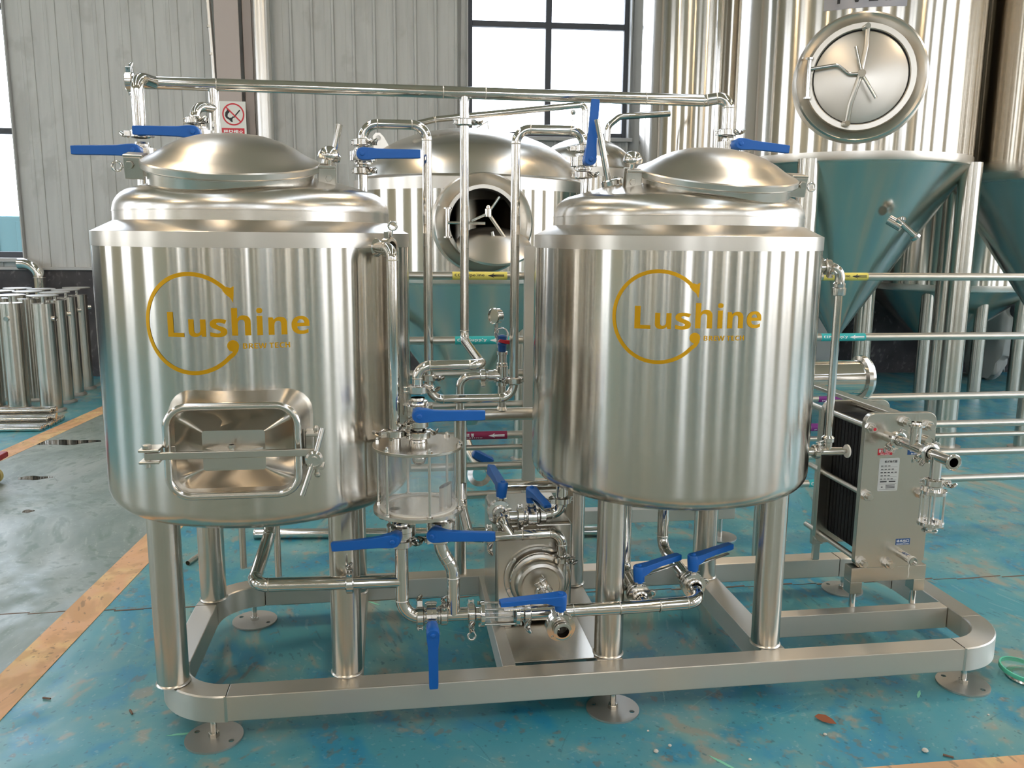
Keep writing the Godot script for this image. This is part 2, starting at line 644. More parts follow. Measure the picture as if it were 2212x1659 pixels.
func window_in(called: String, a: Vector3, du: Vector3, inward: Vector3, h: Array, mull: Array, trans: Array, thick: float) -> Node3D:
	var o := setting(called)
	var bs := Basis(du, Vector3.UP, inward)
	var w: float = h[1] - h[0]
	var hh: float = h[3] - h[2]
	var c: Vector3 = a + du * ((h[0] + h[1]) / 2) + Vector3(0, (h[2] + h[3]) / 2, 0) - inward * (thick * 0.45)
	var f := MB.new()
	for s in [-1, 1]:
		f.box(T(c + du * (s * (w / 2 - 0.03)), bs), Vector3(0.06, hh, 0.07), 0.004)
		f.box(T(c + Vector3(0, s * (hh / 2 - 0.03), 0), bs), Vector3(w - 0.12, 0.06, 0.07), 0.004)
	part(o, "frame", f, M.window_frame)
	for u in mull:
		part(o, "mullion", MB.new().box(T(a + du * u + Vector3(0, (h[2] + h[3]) / 2, 0) - inward * (thick * 0.45), bs), Vector3(0.062, hh - 0.1, 0.06), 0.004), M.window_frame)
	for y in trans:
		part(o, "transom", MB.new().box(T(a + du * ((h[0] + h[1]) / 2) + Vector3(0, y, 0) - inward * (thick * 0.45), bs), Vector3(w - 0.1, 0.058, 0.06), 0.004), M.window_frame)
	var us: Array = [h[0] + 0.05] + mull + [h[1] - 0.05]
	var ys: Array = [h[2] + 0.05] + trans + [h[3] - 0.05]
	for i in us.size() - 1:
		for j in ys.size() - 1:
			var pw: float = us[i + 1] - us[i]
			var ph: float = ys[j + 1] - ys[j]
			var q: Vector3 = a + du * ((us[i] + us[i + 1]) / 2) + Vector3(0, (ys[j] + ys[j + 1]) / 2, 0) - inward * (thick * 0.45)
			var pm := PlaneMesh.new()
			pm.size = Vector2(pw, ph)
			pm.orientation = PlaneMesh.FACE_Z
			var pn := part(o, "pane", pm, M.pane)
			pn.transform = T(q, bs)
	var rv := MB.new()
	for s in [-1, 1]:
		rv.box(T(a + du * ((h[0] if s < 0 else h[1]) - s * 0.006) + Vector3(0, (h[2] + h[3]) / 2, 0) - inward * (thick / 2 - 0.015), bs), Vector3(0.012, hh, thick + 0.05))
	rv.box(T(a + du * ((h[0] + h[1]) / 2) + Vector3(0, h[2] - 0.02, 0) - inward * (thick / 2 - 0.03), bs), Vector3(w + 0.06, 0.04, thick + 0.08), 0.004)
	part(o, "reveal", rv, M.window_reveal)
	return o

func hall() -> void:
	var top := 8.0
	var bs := hall_basis()
	# floor: blue paint, grey-green gangway, painted lines
	var fl := setting("floor")
	part(fl, "blue_paint", MB.new().box(T(hp(3.5, -0.1, 8.2), bs), Vector3(23.6, 0.2, 17.4)), M.floor_blue)
	# the gangway runs between two painted lines beside the skid
	
	var d1 := Vector3(0.083, 0, -1).normalized()
	var a0 := Vector3(-0.31, 0, -0.45)
	var poly := PackedVector2Array()
	var e0 := a0 - d1 * 9.0
	var e1 := a0 + d1 * 6.35
	var b0 := Vector3(-1.66, 0, -3.95)
	var d2 := Vector3(0.14, 0, -1).normalized()
	var g0 := b0 - d2 * 13.0
	var g1 := b0 + d2 * 2.75
	var k0 := V(-0.345, 0, 0.405)
	var k1 := V(14.5, 0, 0.50)
	var k2 := V(14.5, 0, 4.6)
	for p in [k0, e1, g1, V(-2.55, 0, 4.4), k2, k1]:
		poly.append(Vector2(p.x, -p.z))
	part(fl, "gangway_paint", MB.new().prism(T(Vector3.ZERO, Basis(Vector3(1, 0, 0), Vector3(0, 0, -1), Vector3(0, 1, 0))), poly, 0.0012), M.floor_grey)
	e0 = k0
	g0 = V(-2.55, 0, 4.4)
	for l in [[e0, e1, 0.148], [g0, g1, 0.15], [k0 + V(-0.07, 0, 0), k1, 0.15], [g0, k2, 0.15]]:
		var c: Vector3 = (l[0] + l[1]) / 2
		var dd: Vector3 = (l[1] - l[0]).normalized()
		part(fl, "painted_line", MB.new().box(T(c + Vector3(0, 0.0012, 0), Basis(dd, Vector3.UP, dd.cross(Vector3.UP))), Vector3(l[0].distance_to(l[1]), 0.0024, l[2])), M.line_orange)
	# shallow water lying on the gangway
	var wet := mat("water", Color(0.04, 0.055, 0.05, 1), 0.02)
	for pd in [[G(140, 956), 0.22, 0.035], [G(72, 1033), 0.10, 0.02], [G(60, 1105), 0.03, 0.012]]:
		var pp := PackedVector2Array()
		for i in 18:
			var an := TAU * i / 18
			pp.append(Vector2(cos(an) * pd[1] * (1.0 + 0.16 * sin(an * 3 + 1)), sin(an) * pd[2] * 2.2 * (1.0 + 0.25 * sin(an * 4))))
		part(fl, "puddle", MB.new().prism(T(pd[0], Basis(Vector3(1, 0, 0), Vector3(0, 0, -1), Vector3(0, 1, 0))), pp, 0.002), wet, "thin puddle of water")
	# expansion joint across the floor
	var cr := MB.new()
	var ja := G(0, 1327)
	var jb := G(2212, 1244)
	for i in 40:
		var t0 := i / 40.0
		var c := ja.lerp(jb, t0 + 0.0125) + Vector3(0, 0.0009, 0.006 * sin(i * 2.1))
		cr.box(T(c, Basis(Vector3.UP, 0.02 * sin(i * 1.7) + 0.03)), Vector3(ja.distance_to(jb) / 40 * 1.02, 0.0022, 0.006 + 0.004 * sin(i * 3.3)))
	for pm in [[G(1562, 1648), 0.05, 2.2], [G(392, 1586), 0.045, 0.1], [G(1985, 1500), 0.03, 0.9], [G(808, 1303), 0.035, 2.4]]:
		part(fl, "paint_smear", MB.new().prism(T(pm[0], Basis(Vector3.UP, pm[2]) * Basis(Vector3(1, 0, 0), Vector3(0, 0, -1), Vector3(0, 1, 0))), PackedVector2Array([Vector2(-pm[1], 0.001), Vector2(-pm[1] * 0.3, 0.006), Vector2(pm[1] * 0.6, 0.004), Vector2(pm[1], -0.001), Vector2(pm[1] * 0.2, -0.005), Vector2(-pm[1] * 0.6, -0.003)]), 0.0008), M.paint_mark)
	part(fl, "joint", cr, M.stick, "rough filled joint in the painted concrete")

	# back wall
	var wb := setting("wall_back")
	var A := hp(-8, 0, 0)
	var B := hp(15, 0, 0)
	var hb := [[8 + 3.83, 8 + 5.545, 2.53, 5.3], [8 - 2.45, 8 - 0.70, 1.235, 5.3]]
	part(wb, "backing", slab(A - hn * 0.03, B - hn * 0.03, top, 0.22, hb, hn), M.wall_sheet)
	# ribbed sheets, one piece from rib to rib
	var sh := {}
	var u := -7.97
	while u < 14.8:
		var bright := u > 1.5
		var w := 0.2075 if bright else 0.235
		var spans := [[1.138, top]]
		for h in hb:
			if u + w > h[0] - 8.0 + 0.001 and u < h[1] - 8.0 - 0.001:
				spans = [[1.138, h[2]], [h[3], top]]
		for sp in spans:
			var hgt: float = sp[1] - sp[0]
			var u0 := u
			var u1 := u + w
			for h in hb:
				if spans.size() == 1:
					continue
				var l: float = h[0] - 8.0
				var r: float = h[1] - 8.0
				if u0 < l and u1 > l:
					# a narrow strip beside the opening
					part(wb, "sheet_strip", MB.new().box(T(hp((u0 + l) / 2, (1.138 + top) / 2, -0.015), bs), Vector3(l - u0, top - 1.138, 0.03)), M.wall_sheet)
					u0 = l
				if u0 < r and u1 > r:
					part(wb, "sheet_strip", MB.new().box(T(hp((u1 + r) / 2, (1.138 + top) / 2, -0.015), bs), Vector3(u1 - r, top - 1.138, 0.03)), M.wall_sheet)
					u1 = r
			var key := "%s %.3f %.3f" % [bright, hgt, u1 - u0]
			if not sh.has(key):
				var ww := u1 - u0
				var pl := PackedVector2Array([Vector2(0, -0.03), Vector2(0, 0), Vector2(ww * 0.5 - 0.006, 0), Vector2(ww * 0.5, 0.002), Vector2(ww * 0.5 + 0.006, 0), Vector2(ww - 0.040, 0), Vector2(ww - 0.030, 0.026), Vector2(ww - 0.012, 0.026), Vector2(ww - 0.002, 0.0), Vector2(ww, 0.0), Vector2(ww, -0.03)])
				if not bright:
					pl = PackedVector2Array([Vector2(0, -0.03), Vector2(0, 0), Vector2(ww * 0.48, 0), Vector2(ww * 0.5, 0.004), Vector2(ww * 0.62, 0.004), Vector2(ww * 0.64, 0), Vector2(ww - 0.012, 0), Vector2(ww - 0.008, -0.008), Vector2(ww, -0.008), Vector2(ww, -0.03)])
				sh[key] = MB.new().prism(Transform3D(), pl, hgt).mesh()
			var pn := part(wb, "sheet", sh[key], M.wall_sheet)
			pn.transform = T(hp(u0, sp[0], 0), Basis(hd, hn, Vector3.UP))
		u += w
	part(wb, "plinth", MB.new().box(T(hp(3.5, 0.569, -0.005), bs), Vector3(23, 1.138, 0.05)), M.wall_plinth)
	part(wb, "plinth_cap", MB.new().box(T(hp(3.5, 1.128, 0.006), bs), Vector3(23, 0.03, 0.06), 0.004), M.window_reveal)
	window_in("window_1", A, hd, hn, hb[0], [8 + 4.686], [3.667], 0.25)
	window_in("window_2", A, hd, hn, hb[1], [8 - 1.6], [2.505, 3.7], 0.25)
	# the steel column in the wall
	var co := setting("trim_1")
	part(co, "flange", MB.new().box(T(hp(1.462, top / 2, 0.16), bs), Vector3(0.235, top, 0.014), 0.002), M.column_paint)
	part(co, "web", MB.new().box(T(hp(1.462, top / 2, 0.076), bs), Vector3(0.014, top, 0.155)), M.column_paint)
	part(co, "side_cladding", MB.new().box(T(hp(1.64, top / 2, 0.03), bs), Vector3(0.09, top, 0.09), 0.004), M.column_paint)
	# the other three walls and the roof
	var C := hp(15, 0, 16.6)
	var D := hp(-8, 0, 16.6)
	var hf := []
	var k := 1.4
	for i in 7:
		hf.append([k, k + 1.7, 0.95, 5.4])
		k += 2.95
	var wf := setting("wall_front")
	part(wf, "masonry", slab(D, C, top, 0.25, hf, -hn), M.wall_cream)
	for i in hf.size():
		window_in("window_%d" % (i + 3), D, hd, -hn, hf[i], [(hf[i][0] + hf[i][1]) / 2], [2.45, 3.95], 0.25)
	var hl := [[2.2, 4.0, 1.2, 5.2], [6.4, 8.2, 1.2, 5.2], [10.6, 12.4, 1.2, 5.2]]
	var wl := setting("wall_left")
	part(wl, "masonry", slab(A, D, top, 0.25, hl, hd), M.wall_cream)
	var wr := setting("wall_right")
	var hr := []
	for i in 5:
		hr.append([1.2 + i * 3.05, 3.3 + i * 3.05, 1.0, 5.6])
	part(wr, "masonry", slab(B, C, top, 0.25, hr, -hd), M.wall_cream)
	for i in 3:
		window_in("window_%d" % (i + 10), A, hn, hd, hl[i], [(hl[i][0] + hl[i][1]) / 2], [2.5, 3.9], 0.25)
	for i in 5:
		window_in("window_%d" % (i + 13), B, hn, -hd, hr[i], [(hr[i][0] + hr[i][1]) / 2], [2.5, 4.0], 0.25)
	var ce := setting("ceiling")
	var strips := [-5.6, 0.6, 6.8, 13.0]
	var last := -8.3
	for su in strips + [16.6]:
		var e: float = su - 0.35 if su < 16 else 15.3
		part(ce, "roof_sheet", MB.new().box(T(hp((last + e) / 2, top + 0.1, 8.3), bs), Vector3(e - last, 0.2, 17.4)), M.ceiling_white)
		if su < 16:
			for j in [-0.3, 16.9]:
				part(ce, "roof_sheet", MB.new().box(T(hp(su, top + 0.1, j), bs), Vector3(0.7, 0.2, 1.4)), M.ceiling_white)
			for j in 4:
				part(ce, "rooflight", MB.new().box(T(hp(su, top + 0.1, 2.4 + j * 3.95), bs), Vector3(0.7, 0.01, 3.93)), M.translucent_sheet, "translucent rooflight sheet")
		last = su + 0.35
	# outside, seen through the windows
	var go := setting("ground_outside")
	part(go, "yard", MB.new().box(T(hp(3.5, -0.16, -14.0), bs), Vector3(60, 0.1, 26)), M.ground_outside)
	part(go, "yard", MB.new().box(T(hp(3.5, -0.16, 30.5), bs), Vector3(60, 0.1, 26)), M.ground_outside)
	var box := thing("shipping_container", "teal shipping container standing in the yard outside the far window", "container")
	part(box, "body", MB.new().box(T(hp(-4.6, 0.84, -9.0), bs), Vector3(6, 1.9, 2.4), 0.02), M.container_teal)
	for i in 14:
		part(box, "rib", MB.new().box(T(hp(-7.4 + i * 0.43, 0.84, -7.79), bs), Vector3(0.1, 1.7, 0.03), 0.006), M.container_teal)

# warm high-bay lamps under the roof
func lamps() -> void:
	for u in [-4.5, 1.0, 6.5, 12.0]:
		for w in [4.6, 11.6]:
			var o := thing("high_bay_lamp", "warm high-bay lamp hanging under the hall roof", "lamp", "high-bay lamps under the roof", hp(u, 6.4, w))
			part(o, "housing", MB.new().lathe(Transform3D(), [Vector2(0.27, -0.01), Vector2(0.26, 0.02), Vector2(0.12, 0.16), Vector2(0.06, 0.3), Vector2(0, 0.3)], 28), M.lamp_housing)
			part(o, "lens", MB.new().lathe(Transform3D(), [Vector2(0, 0.012), Vector2(0.255, 0.012)], 28), M.lamp_lens)
			part(o, "hanger", MB.new().cyl(V(0, 0.3, 0), V(0, 1.6, 0), 0.008, 8), M.lamp_housing)
			var l := AreaLight3D.new()
			l.name = "lamp_light"
			l.area_size = Vector2(0.45, 0.45)
			l.light_color = Color(1.0, 0.88, 0.72)
			l.light_energy = 7.5
			l.shadow_enabled = true
			l.area_range = 40.0
			l.area_attenuation = 2.0
			o.add_child(l)
			l.position = V(0, -0.01, 0)
			l.rotation.x = -PI / 2

# unseen row of tanks added behind the camera to streak the vessels with reflections
func added_tank_row() -> void:
	var hs := [3.4, 2.9, 3.8, 3.1, 3.6, 2.7, 3.9, 3.2, 3.5, 2.8]
	var proto: Node3D = null
	for i in hs.size():
		var at := hp(-4.4 + i * 1.83 + 0.12 * sin(i * 2.7), 0, 13.6 + 0.25 * sin(i * 1.9))
		var o := fermenter("added unseen steel tank that puts upright reflections on the vessels", "added_tank", at, 0.72 + 0.05 * sin(i * 3.1), 0.75, hs[i], 0.3, 0.2, 0.05, [Vector2(0.5, 0.5), Vector2(-0.5, 0.5), Vector2(0.5, -0.5), Vector2(-0.5, -0.5)], 48)
		o.set_meta("group", "added unseen tanks behind the camera")

# ---------------------------------------------------------------- lettering
var fonts := {}
func text_mesh(s: String, size: float, font := "Droid Sans", bold := true) -> Mesh:
	var f := SystemFont.new()
	f.font_names = PackedStringArray([font])
	f.font_weight = 700 if bold else 400
	var t := TextMesh.new()
	t.font = f
	t.text = s
	t.font_size = 64
	t.pixel_size = size / 64.0
	t.depth = 0.0
	t.curve_step = 3.0
	return t

# text or flat shape bent round a vertical cylinder about (cx, cz): x runs along the skin, y up
func wrap_on(m: Mesh, c: Vector3, r: float, ang: float, y: float, dx: float, into: MB) -> void:
	for s in m.get_surface_count():
		var a := m.surface_get_arrays(s)
		var vs: PackedVector3Array = a[Mesh.ARRAY_VERTEX]
		var ids: PackedInt32Array = a[Mesh.ARRAY_INDEX] if a[Mesh.ARRAY_INDEX] != null else PackedInt32Array(range(vs.size()))
		var b := into.v.size()
		for p in vs:
			var q: float = ang + (p.x + dx) / r
			var d := Vector3(sin(q), 0, cos(q))
			into.put(c + d * r + Vector3(0, y + p.y, 0), d)
		for i in range(0, ids.size(), 3):
			into.tri(b + ids[i], b + ids[i + 1], b + ids[i + 2])

# text laid on a pipe that runs along x: letters stand towards +z
func on_pipe(m: Mesh, at: Vector3, r: float, into: MB, dy := 0.0) -> void:
	for s in m.get_surface_count():
		var a := m.surface_get_arrays(s)
		var vs: PackedVector3Array = a[Mesh.ARRAY_VERTEX]
		var ids: PackedInt32Array = a[Mesh.ARRAY_INDEX] if a[Mesh.ARRAY_INDEX] != null else PackedInt32Array(range(vs.size()))
		var b := into.v.size()
		for p in vs:
			var q: float = (p.y + dy) / r
			var d := Vector3(0, sin(q), cos(q))
			into.put(at + Vector3(p.x, 0, 0) + d * r, d)
		for i in range(0, ids.size(), 3):
			into.tri(b + ids[i], b + ids[i + 1], b + ids[i + 2])

func flat_poly(poly: PackedVector2Array) -> Mesh:
	var m := MB.new()
	for p in poly:
		m.put(Vector3(p.x, p.y, 0), Vector3(0, 0, 1))
	var ids := Geometry2D.triangulate_polygon(poly)
	for i in range(0, ids.size(), 3):
		m.tri(ids[i], ids[i + 1], ids[i + 2])
	return m.mesh()

func strip_mesh(pts: Array) -> Mesh:
	# pairs of points form a ribbon
	var m := MB.new()
	for p in pts:
		m.put(Vector3(p[0].x, p[0].y, 0), Vector3(0, 0, 1))
		m.put(Vector3(p[1].x, p[1].y, 0), Vector3(0, 0, 1))
	for i in pts.size() - 1:
		m.quad(i * 2, i * 2 + 1, i * 2 + 3, i * 2 + 2)
	return m.mesh()

# the maker's mark on each vessel: a ring that opens at the right, with a hop bud and a drop, and two lines of lettering
func tank_logo(parent: Node3D, c: Vector3, r: float, ang: float, y: float) -> void:
	var m := MB.new()
	var ro := 0.1375
	var ri := 0.1265
	var pts := []
	for i in 61:
		var a := deg_to_rad(42.0 + (318.0 - 42.0) * i / 60)
		pts.append([Vector2(cos(a), sin(a)) * ro, Vector2(cos(a), sin(a)) * ri])
	wrap_on(strip_mesh(pts), c, r, ang, y, 0, m)
	# bud at the upper end
	var b := PackedVector2Array([Vector2(0.086, 0.090), Vector2(0.098, 0.099), Vector2(0.108, 0.096), Vector2(0.1165, 0.101), Vector2(0.1155, 0.080), Vector2(0.113, 0.057), Vector2(0.106, 0.070), Vector2(0.095, 0.079)])
	wrap_on(flat_poly(b), c, r, ang, y, 0, m)
	# drop at the lower end
	var d := PackedVector2Array()
	for i in 22:
		var a := TAU * i / 22
		d.append(Vector2(0.108, -0.058) + Vector2(cos(a), sin(a)) * 0.0155)
	wrap_on(flat_poly(d), c, r, ang, y, 0, m)
	wrap_on(flat_poly(PackedVector2Array([Vector2(0.1235, -0.058), Vector2(0.121, -0.071), Vector2(0.1135, -0.083), Vector2(0.102, -0.0925), Vector2(0.094, -0.0847), Vector2(0.104, -0.077), Vector2(0.109, -0.071), Vector2(0.1, -0.062)])), c, r, ang, y, 0, m)
	# letter, from x, to x, foot, height
	for ch in [["L", -0.068, -0.021, -0.0355, 0.066], ["u", -0.008, 0.039, -0.0345, 0.047], ["s", 0.050, 0.095, -0.0345, 0.049], ["h", 0.107, 0.156, -0.030, 0.073], ["i", 0.171, 0.187, -0.030, 0.073], ["n", 0.201, 0.250, -0.030, 0.048], ["e", 0.262, 0.311, -0.0305, 0.049]]:
		var tm := text_mesh(ch[0], 0.088)
		var bb := tm.get_aabb()
		wrap_on(fit(tm, bb, ch[1], ch[2], ch[3], ch[4]), c, r, ang, y, 0, m)
	var t2 := text_mesh("BREW TECH", 0.0245)
	wrap_on(fit(t2, t2.get_aabb(), 0.1335, 0.256, -0.0655, 0.0145), c, r, ang, y, 0, m)
	part(parent, "maker_mark", m, M.logo, "amber ring logo reading Lushine BREW TECH")

func fit(m: Mesh, bb: AABB, x0: float, x1: float, y0: float, h: float) -> Mesh:
	var o := ArrayMesh.new()
	for s in m.get_surface_count():
		var a := m.surface_get_arrays(s)
		var vs: PackedVector3Array = a[Mesh.ARRAY_VERTEX]
		for i in vs.size():
			vs[i] = Vector3(x0 + (vs[i].x - bb.position.x) / bb.size.x * (x1 - x0), y0 + (vs[i].y - bb.position.y) / bb.size.y * h, 0)
		a[Mesh.ARRAY_VERTEX] = vs
		o.add_surface_from_arrays(Mesh.PRIMITIVE_TRIANGLES, a)
	return o

func shift(m: Mesh, by: Vector3) -> Mesh:
	var o := ArrayMesh.new()
	for s in m.get_surface_count():
		var a := m.surface_get_arrays(s)
		var vs: PackedVector3Array = a[Mesh.ARRAY_VERTEX]
		for i in vs.size():
			vs[i] += by
		a[Mesh.ARRAY_VERTEX] = vs
		o.add_surface_from_arrays(Mesh.PRIMITIVE_TRIANGLES, a)
	return o

# characters as pen strokes on a 10 x 10 grid (x right, y up)
const GLYPH := {
	"mai": [[1, 9, 9, 9], [5, 10, 5, 5.6], [1.5, 7.4, 8.5, 7.4], [0.5, 5.7, 9.5, 5.7], [4.2, 5.4, 1.5, 2.6], [3, 4.2, 8, 4.2], [8, 4.2, 1.5, 0], [3.2, 3, 9, 0]],
	"zhi": [[1, 9.3, 2.4, 8.2], [0.4, 6.6, 1.8, 5.6], [0.6, 0.4, 2.6, 4], [3.6, 5.6, 9.8, 5.6], [6.7, 9.8, 6.7, 0]],
	"chu": [[5, 10, 5, 0.6], [1.6, 8.6, 1.6, 5.6], [8.4, 8.6, 8.4, 5.6], [1.6, 5.6, 8.4, 5.6], [0.8, 4, 0.8, 0.5], [9.2, 4, 9.2, 0.5], [0.8, 0.6, 9.2, 0.6]],
	"kou": [[1.2, 8.6, 8.8, 8.6], [1.2, 8.6, 1.2, 1], [8.8, 8.6, 8.8, 1], [1.2, 1.4, 8.8, 1.4]],
	"bing": [[0.8, 8.4, 2.2, 7], [0.4, 2.6, 2.4, 4.8], [6, 10, 6, 0.4], [3, 6.6, 5, 6.6], [5, 6.6, 2.8, 2.2], [8.8, 7.6, 6.4, 5.8], [6.4, 5.8, 9.6, 2]],
	"shui": [[5, 10, 5, 0.4], [0.6, 6.8, 3.6, 6.8], [3.6, 6.8, 0.6, 2], [8.8, 8, 5.6, 5.6], [5.6, 5.6, 9.6, 1.6]],
	"ban": [[0.4, 7.2, 4, 7.2], [2.2, 10, 2.2, 0], [2.2, 6.8, 0.4, 3], [2.4, 6, 4, 4.4], [5, 9.2, 9.4, 9.4], [5, 9.2, 4.2, 0.6], [5.2, 6.2, 9, 6.2], [9, 6.2, 5, 0.2], [6, 4.6, 9.6, 0.2]],
	"shi": [[0.4, 7.4, 9.6, 7.4], [6, 10, 7, 4], [7, 4, 9.4, 0.6], [7.6, 9.6, 9, 8.6], [1, 5, 5.4, 5], [3.2, 5, 3.2, 1.6], [0.4, 1, 6, 2]],
	"huan": [[0.4, 7.4, 3.4, 7.4], [2, 10, 2, 0.6], [0.4, 3.6, 3.4, 5], [6, 10, 4.4, 7], [5.4, 8.6, 8.2, 8.6], [4.6, 6.6, 9.2, 6.6], [4.6, 6.6, 4.6, 3.6], [9.2, 6.6, 9.2, 3.6], [3.8, 3.6, 9.8, 3.6], [6.8, 6.6, 6.8, 3.6], [6.8, 3.4, 4.2, 0.2], [6.8, 3.4, 9.8, 0.2]],
	"re": [[0.4, 8, 4.4, 8], [2.4, 10, 2.4, 4], [0.4, 5.4, 4.4, 6.4], [5, 8.2, 8.4, 8.2], [6.6, 10, 4.8, 4.4], [8.4, 8.2, 9.6, 4.6], [1.6, 2.8, 0.6, 0.6], [4, 2.6, 4.4, 0.8], [6.2, 2.6, 6.8, 0.8], [8.4, 2.8, 9.6, 0.6]],
	"qi": [[1, 9.6, 4, 9.6], [1, 7, 4, 7], [1, 9.6, 1, 7], [4, 9.6, 4, 7], [6, 9.6, 9, 9.6], [6, 7, 9, 7], [6, 9.6, 6, 7], [9, 9.6, 9, 7], [0.4, 5.6, 9.6, 5.6], [5, 6.8, 1, 3.6], [5, 5.6, 9, 3.6], [1, 3, 4, 3], [1, 0.4, 4, 0.4], [1, 3, 1, 0.4], [4, 3, 4, 0.4], [6, 3, 9, 3], [6, 0.4, 9, 0.4], [6, 3, 6, 0.4], [9, 3, 9, 0.4]],
	"yan": [[0.8, 9.2, 9.2, 9.2], [3.6, 9.2, 3.6, 6.4], [6.4, 9.2, 6.4, 6.4], [1.4, 8.2, 2.4, 6.8], [8.6, 8.2, 7.6, 6.8], [1, 6, 9.4, 6], [1.8, 6, 0.8, 0.4]],
	"jin": [[0.6, 8.6, 4.4, 8.6], [2.5, 10, 2.5, 5.4], [2.5, 8, 0.6, 6], [5.6, 8.6, 9.4, 8.6], [7.5, 10, 7.5, 5.4], [7.5, 8, 9.4, 6], [2, 4.8, 8, 4.8], [0.6, 3, 9.4, 3], [5, 3, 5, 0.2], [3, 2.2, 1.4, 0.6], [7, 2.2, 8.6, 0.6]],
	"yan2": [[2.2, 10, 1.8, 4], [1.8, 4, 0.4, 0.4], [0.6, 7.4, 1, 5.6], [3.6, 7.8, 2.6, 6], [2.2, 3.4, 3.8, 1], [4.6, 9.4, 9.6, 9.4], [4.6, 9.4, 4.6, 0.4], [9.6, 9.4, 9.6, 0.4], [4.6, 0.8, 9.6, 0.8], [5.4, 6.4, 8.8, 6.4], [7.2, 8.4, 5.4, 2.2], [7.2, 6, 8.8, 2.2]],
	"huo": [[5, 10, 4.6, 5], [4.6, 5, 0.6, 0.2], [5, 5.4, 9.4, 0.2], [1.4, 7.4, 2.6, 4.8], [8.6, 7.8, 6.8, 5.4]],
	"jiu": [[0.8, 9.2, 2.2, 8.2], [0.4, 6.4, 1.8, 5.6], [0.6, 0.6, 2.4, 4], [3.2, 9, 9.8, 9], [3.8, 6.8, 9.4, 6.8], [3.8, 6.8, 3.8, 0.2], [9.4, 6.8, 9.4, 0.2], [3.8, 0.6, 9.4, 0.6], [5.6, 9, 5.2, 4], [7.6, 9, 7.6, 4.4], [3.8, 2.8, 9.4, 2.8]],
	"guan": [[2, 10, 0.6, 8], [1.6, 9, 4.6, 9], [6.4, 10, 5.2, 8], [6, 9, 9.6, 9], [5, 8, 5, 7], [0.6, 6.8, 9.4, 6.8], [2, 5.4, 8, 5.4], [2, 5.4, 2, 0], [8, 5.4, 8, 3.6], [2, 3.6, 8, 3.6], [2, 2.2, 8.4, 2.2], [8.4, 2.2, 8.4, 0.2], [2, 0.4, 8.4, 0.4]],
}

func strokes(names: Array, size: float, gap := 1.12, pen := 0.105) -> Mesh:
	var m := MB.new()
	var total := names.size() * size * gap
	for i in names.size():
		for st in GLYPH[names[i]]:
			var a := Vector2(st[0], st[1]) / 10.0 * size
			var b := Vector2(st[2], st[3]) / 10.0 * size
			var d := (b - a).normalized()
			var q := Vector2(-d.y, d.x) * size * pen / 2
			var o := Vector2(i * size * gap - total / 2, -size / 2)
			var s := m.v.size()
			for p in [a - q - d * size * 0.02, b - q + d * size * 0.02, b + q + d * size * 0.02, a + q - d * size * 0.02]:
				m.put(Vector3(p.x + o.x, p.y + o.y, 0), Vector3(0, 0, 1))
			m.quad(s, s + 1, s + 2, s + 3)
	return m.mesh()

func arrow_mesh(w: float, h: float) -> Mesh:
	return flat_poly(PackedVector2Array([Vector2(-w / 2, 0), Vector2(-w / 2 + h * 1.35, h / 2), Vector2(-w / 2 + h * 1.1, h * 0.2), Vector2(w / 2, h * 0.2), Vector2(w / 2, -h * 0.2), Vector2(-w / 2 + h * 1.1, -h * 0.2), Vector2(-w / 2 + h * 1.35, -h / 2)]))

# ---------------------------------------------------------------- fittings shared by the pipework
const PR := 0.0202      # radius of the large tube
const PS := 0.0158     # radius of the small tube

# tri-clamp: a ring round a joint, with hinge lug and wing nut; axis is the tube's direction, lug the way the nut points
func clamp_on(parent: Node3D, at: Vector3, axis: Vector3, lug: Vector3, r := 0.0315, wing := true) -> Node3D:
	var y := axis.normalized()
	var x := (lug - y * lug.dot(y)).normalized()
	var bs := Basis(x, y, x.cross(y))
	var m := MB.new()
	m.lathe(T(at, bs), [Vector2(r * 0.62, -0.012), Vector2(r * 0.86, -0.0115), Vector2(r, -0.0085), Vector2(r, 0.0085), Vector2(r * 0.86, 0.0115), Vector2(r * 0.62, 0.012)], 28)
	for s in [-1, 1]:
		m.box(T(at + bs * Vector3(r + 0.007, 0, s * 0.0075), bs), Vector3(0.018, 0.0165, 0.0055), 0.001)
		m.box(T(at + bs * Vector3(-r - 0.004, s * 0.0062, 0), bs), Vector3(0.013, 0.004, 0.012), 0.001)
	m.cyl(at + bs * Vector3(-r - 0.005, -0.009, 0), at + bs * Vector3(-r - 0.005, 0.009, 0), 0.0035, 8)
	var c := part(parent, "clamp", m, M.steel_cast)
	if wing:
		var w := MB.new()
		w.cyl(at + bs * Vector3(r + 0.009, 0, -0.012), at + bs * Vector3(r + 0.009, 0, 0.03), 0.0032, 8)
		w.cyl(at + bs * Vector3(r + 0.009, 0, 0.013), at + bs * Vector3(r + 0.009, 0, 0.022), 0.007, 10, 0.0055)
		for s in [-1, 1]:
			var q := at + bs * Vector3(r + 0.009 + s * 0.010, 0, 0.026)
			w.lathe(T(q, bs * Basis(Vector3(0, 0, 1), s * -0.9) * Basis().scaled(Vector3(0.0075, 0.013, 0.0024))), [Vector2(0, -1), Vector2(0.6, -0.8), Vector2(1, 0), Vector2(0.6, 0.8), Vector2(0, 1)], 10)
		part(c, "wing_nut", w, M.steel_polished)
	return c

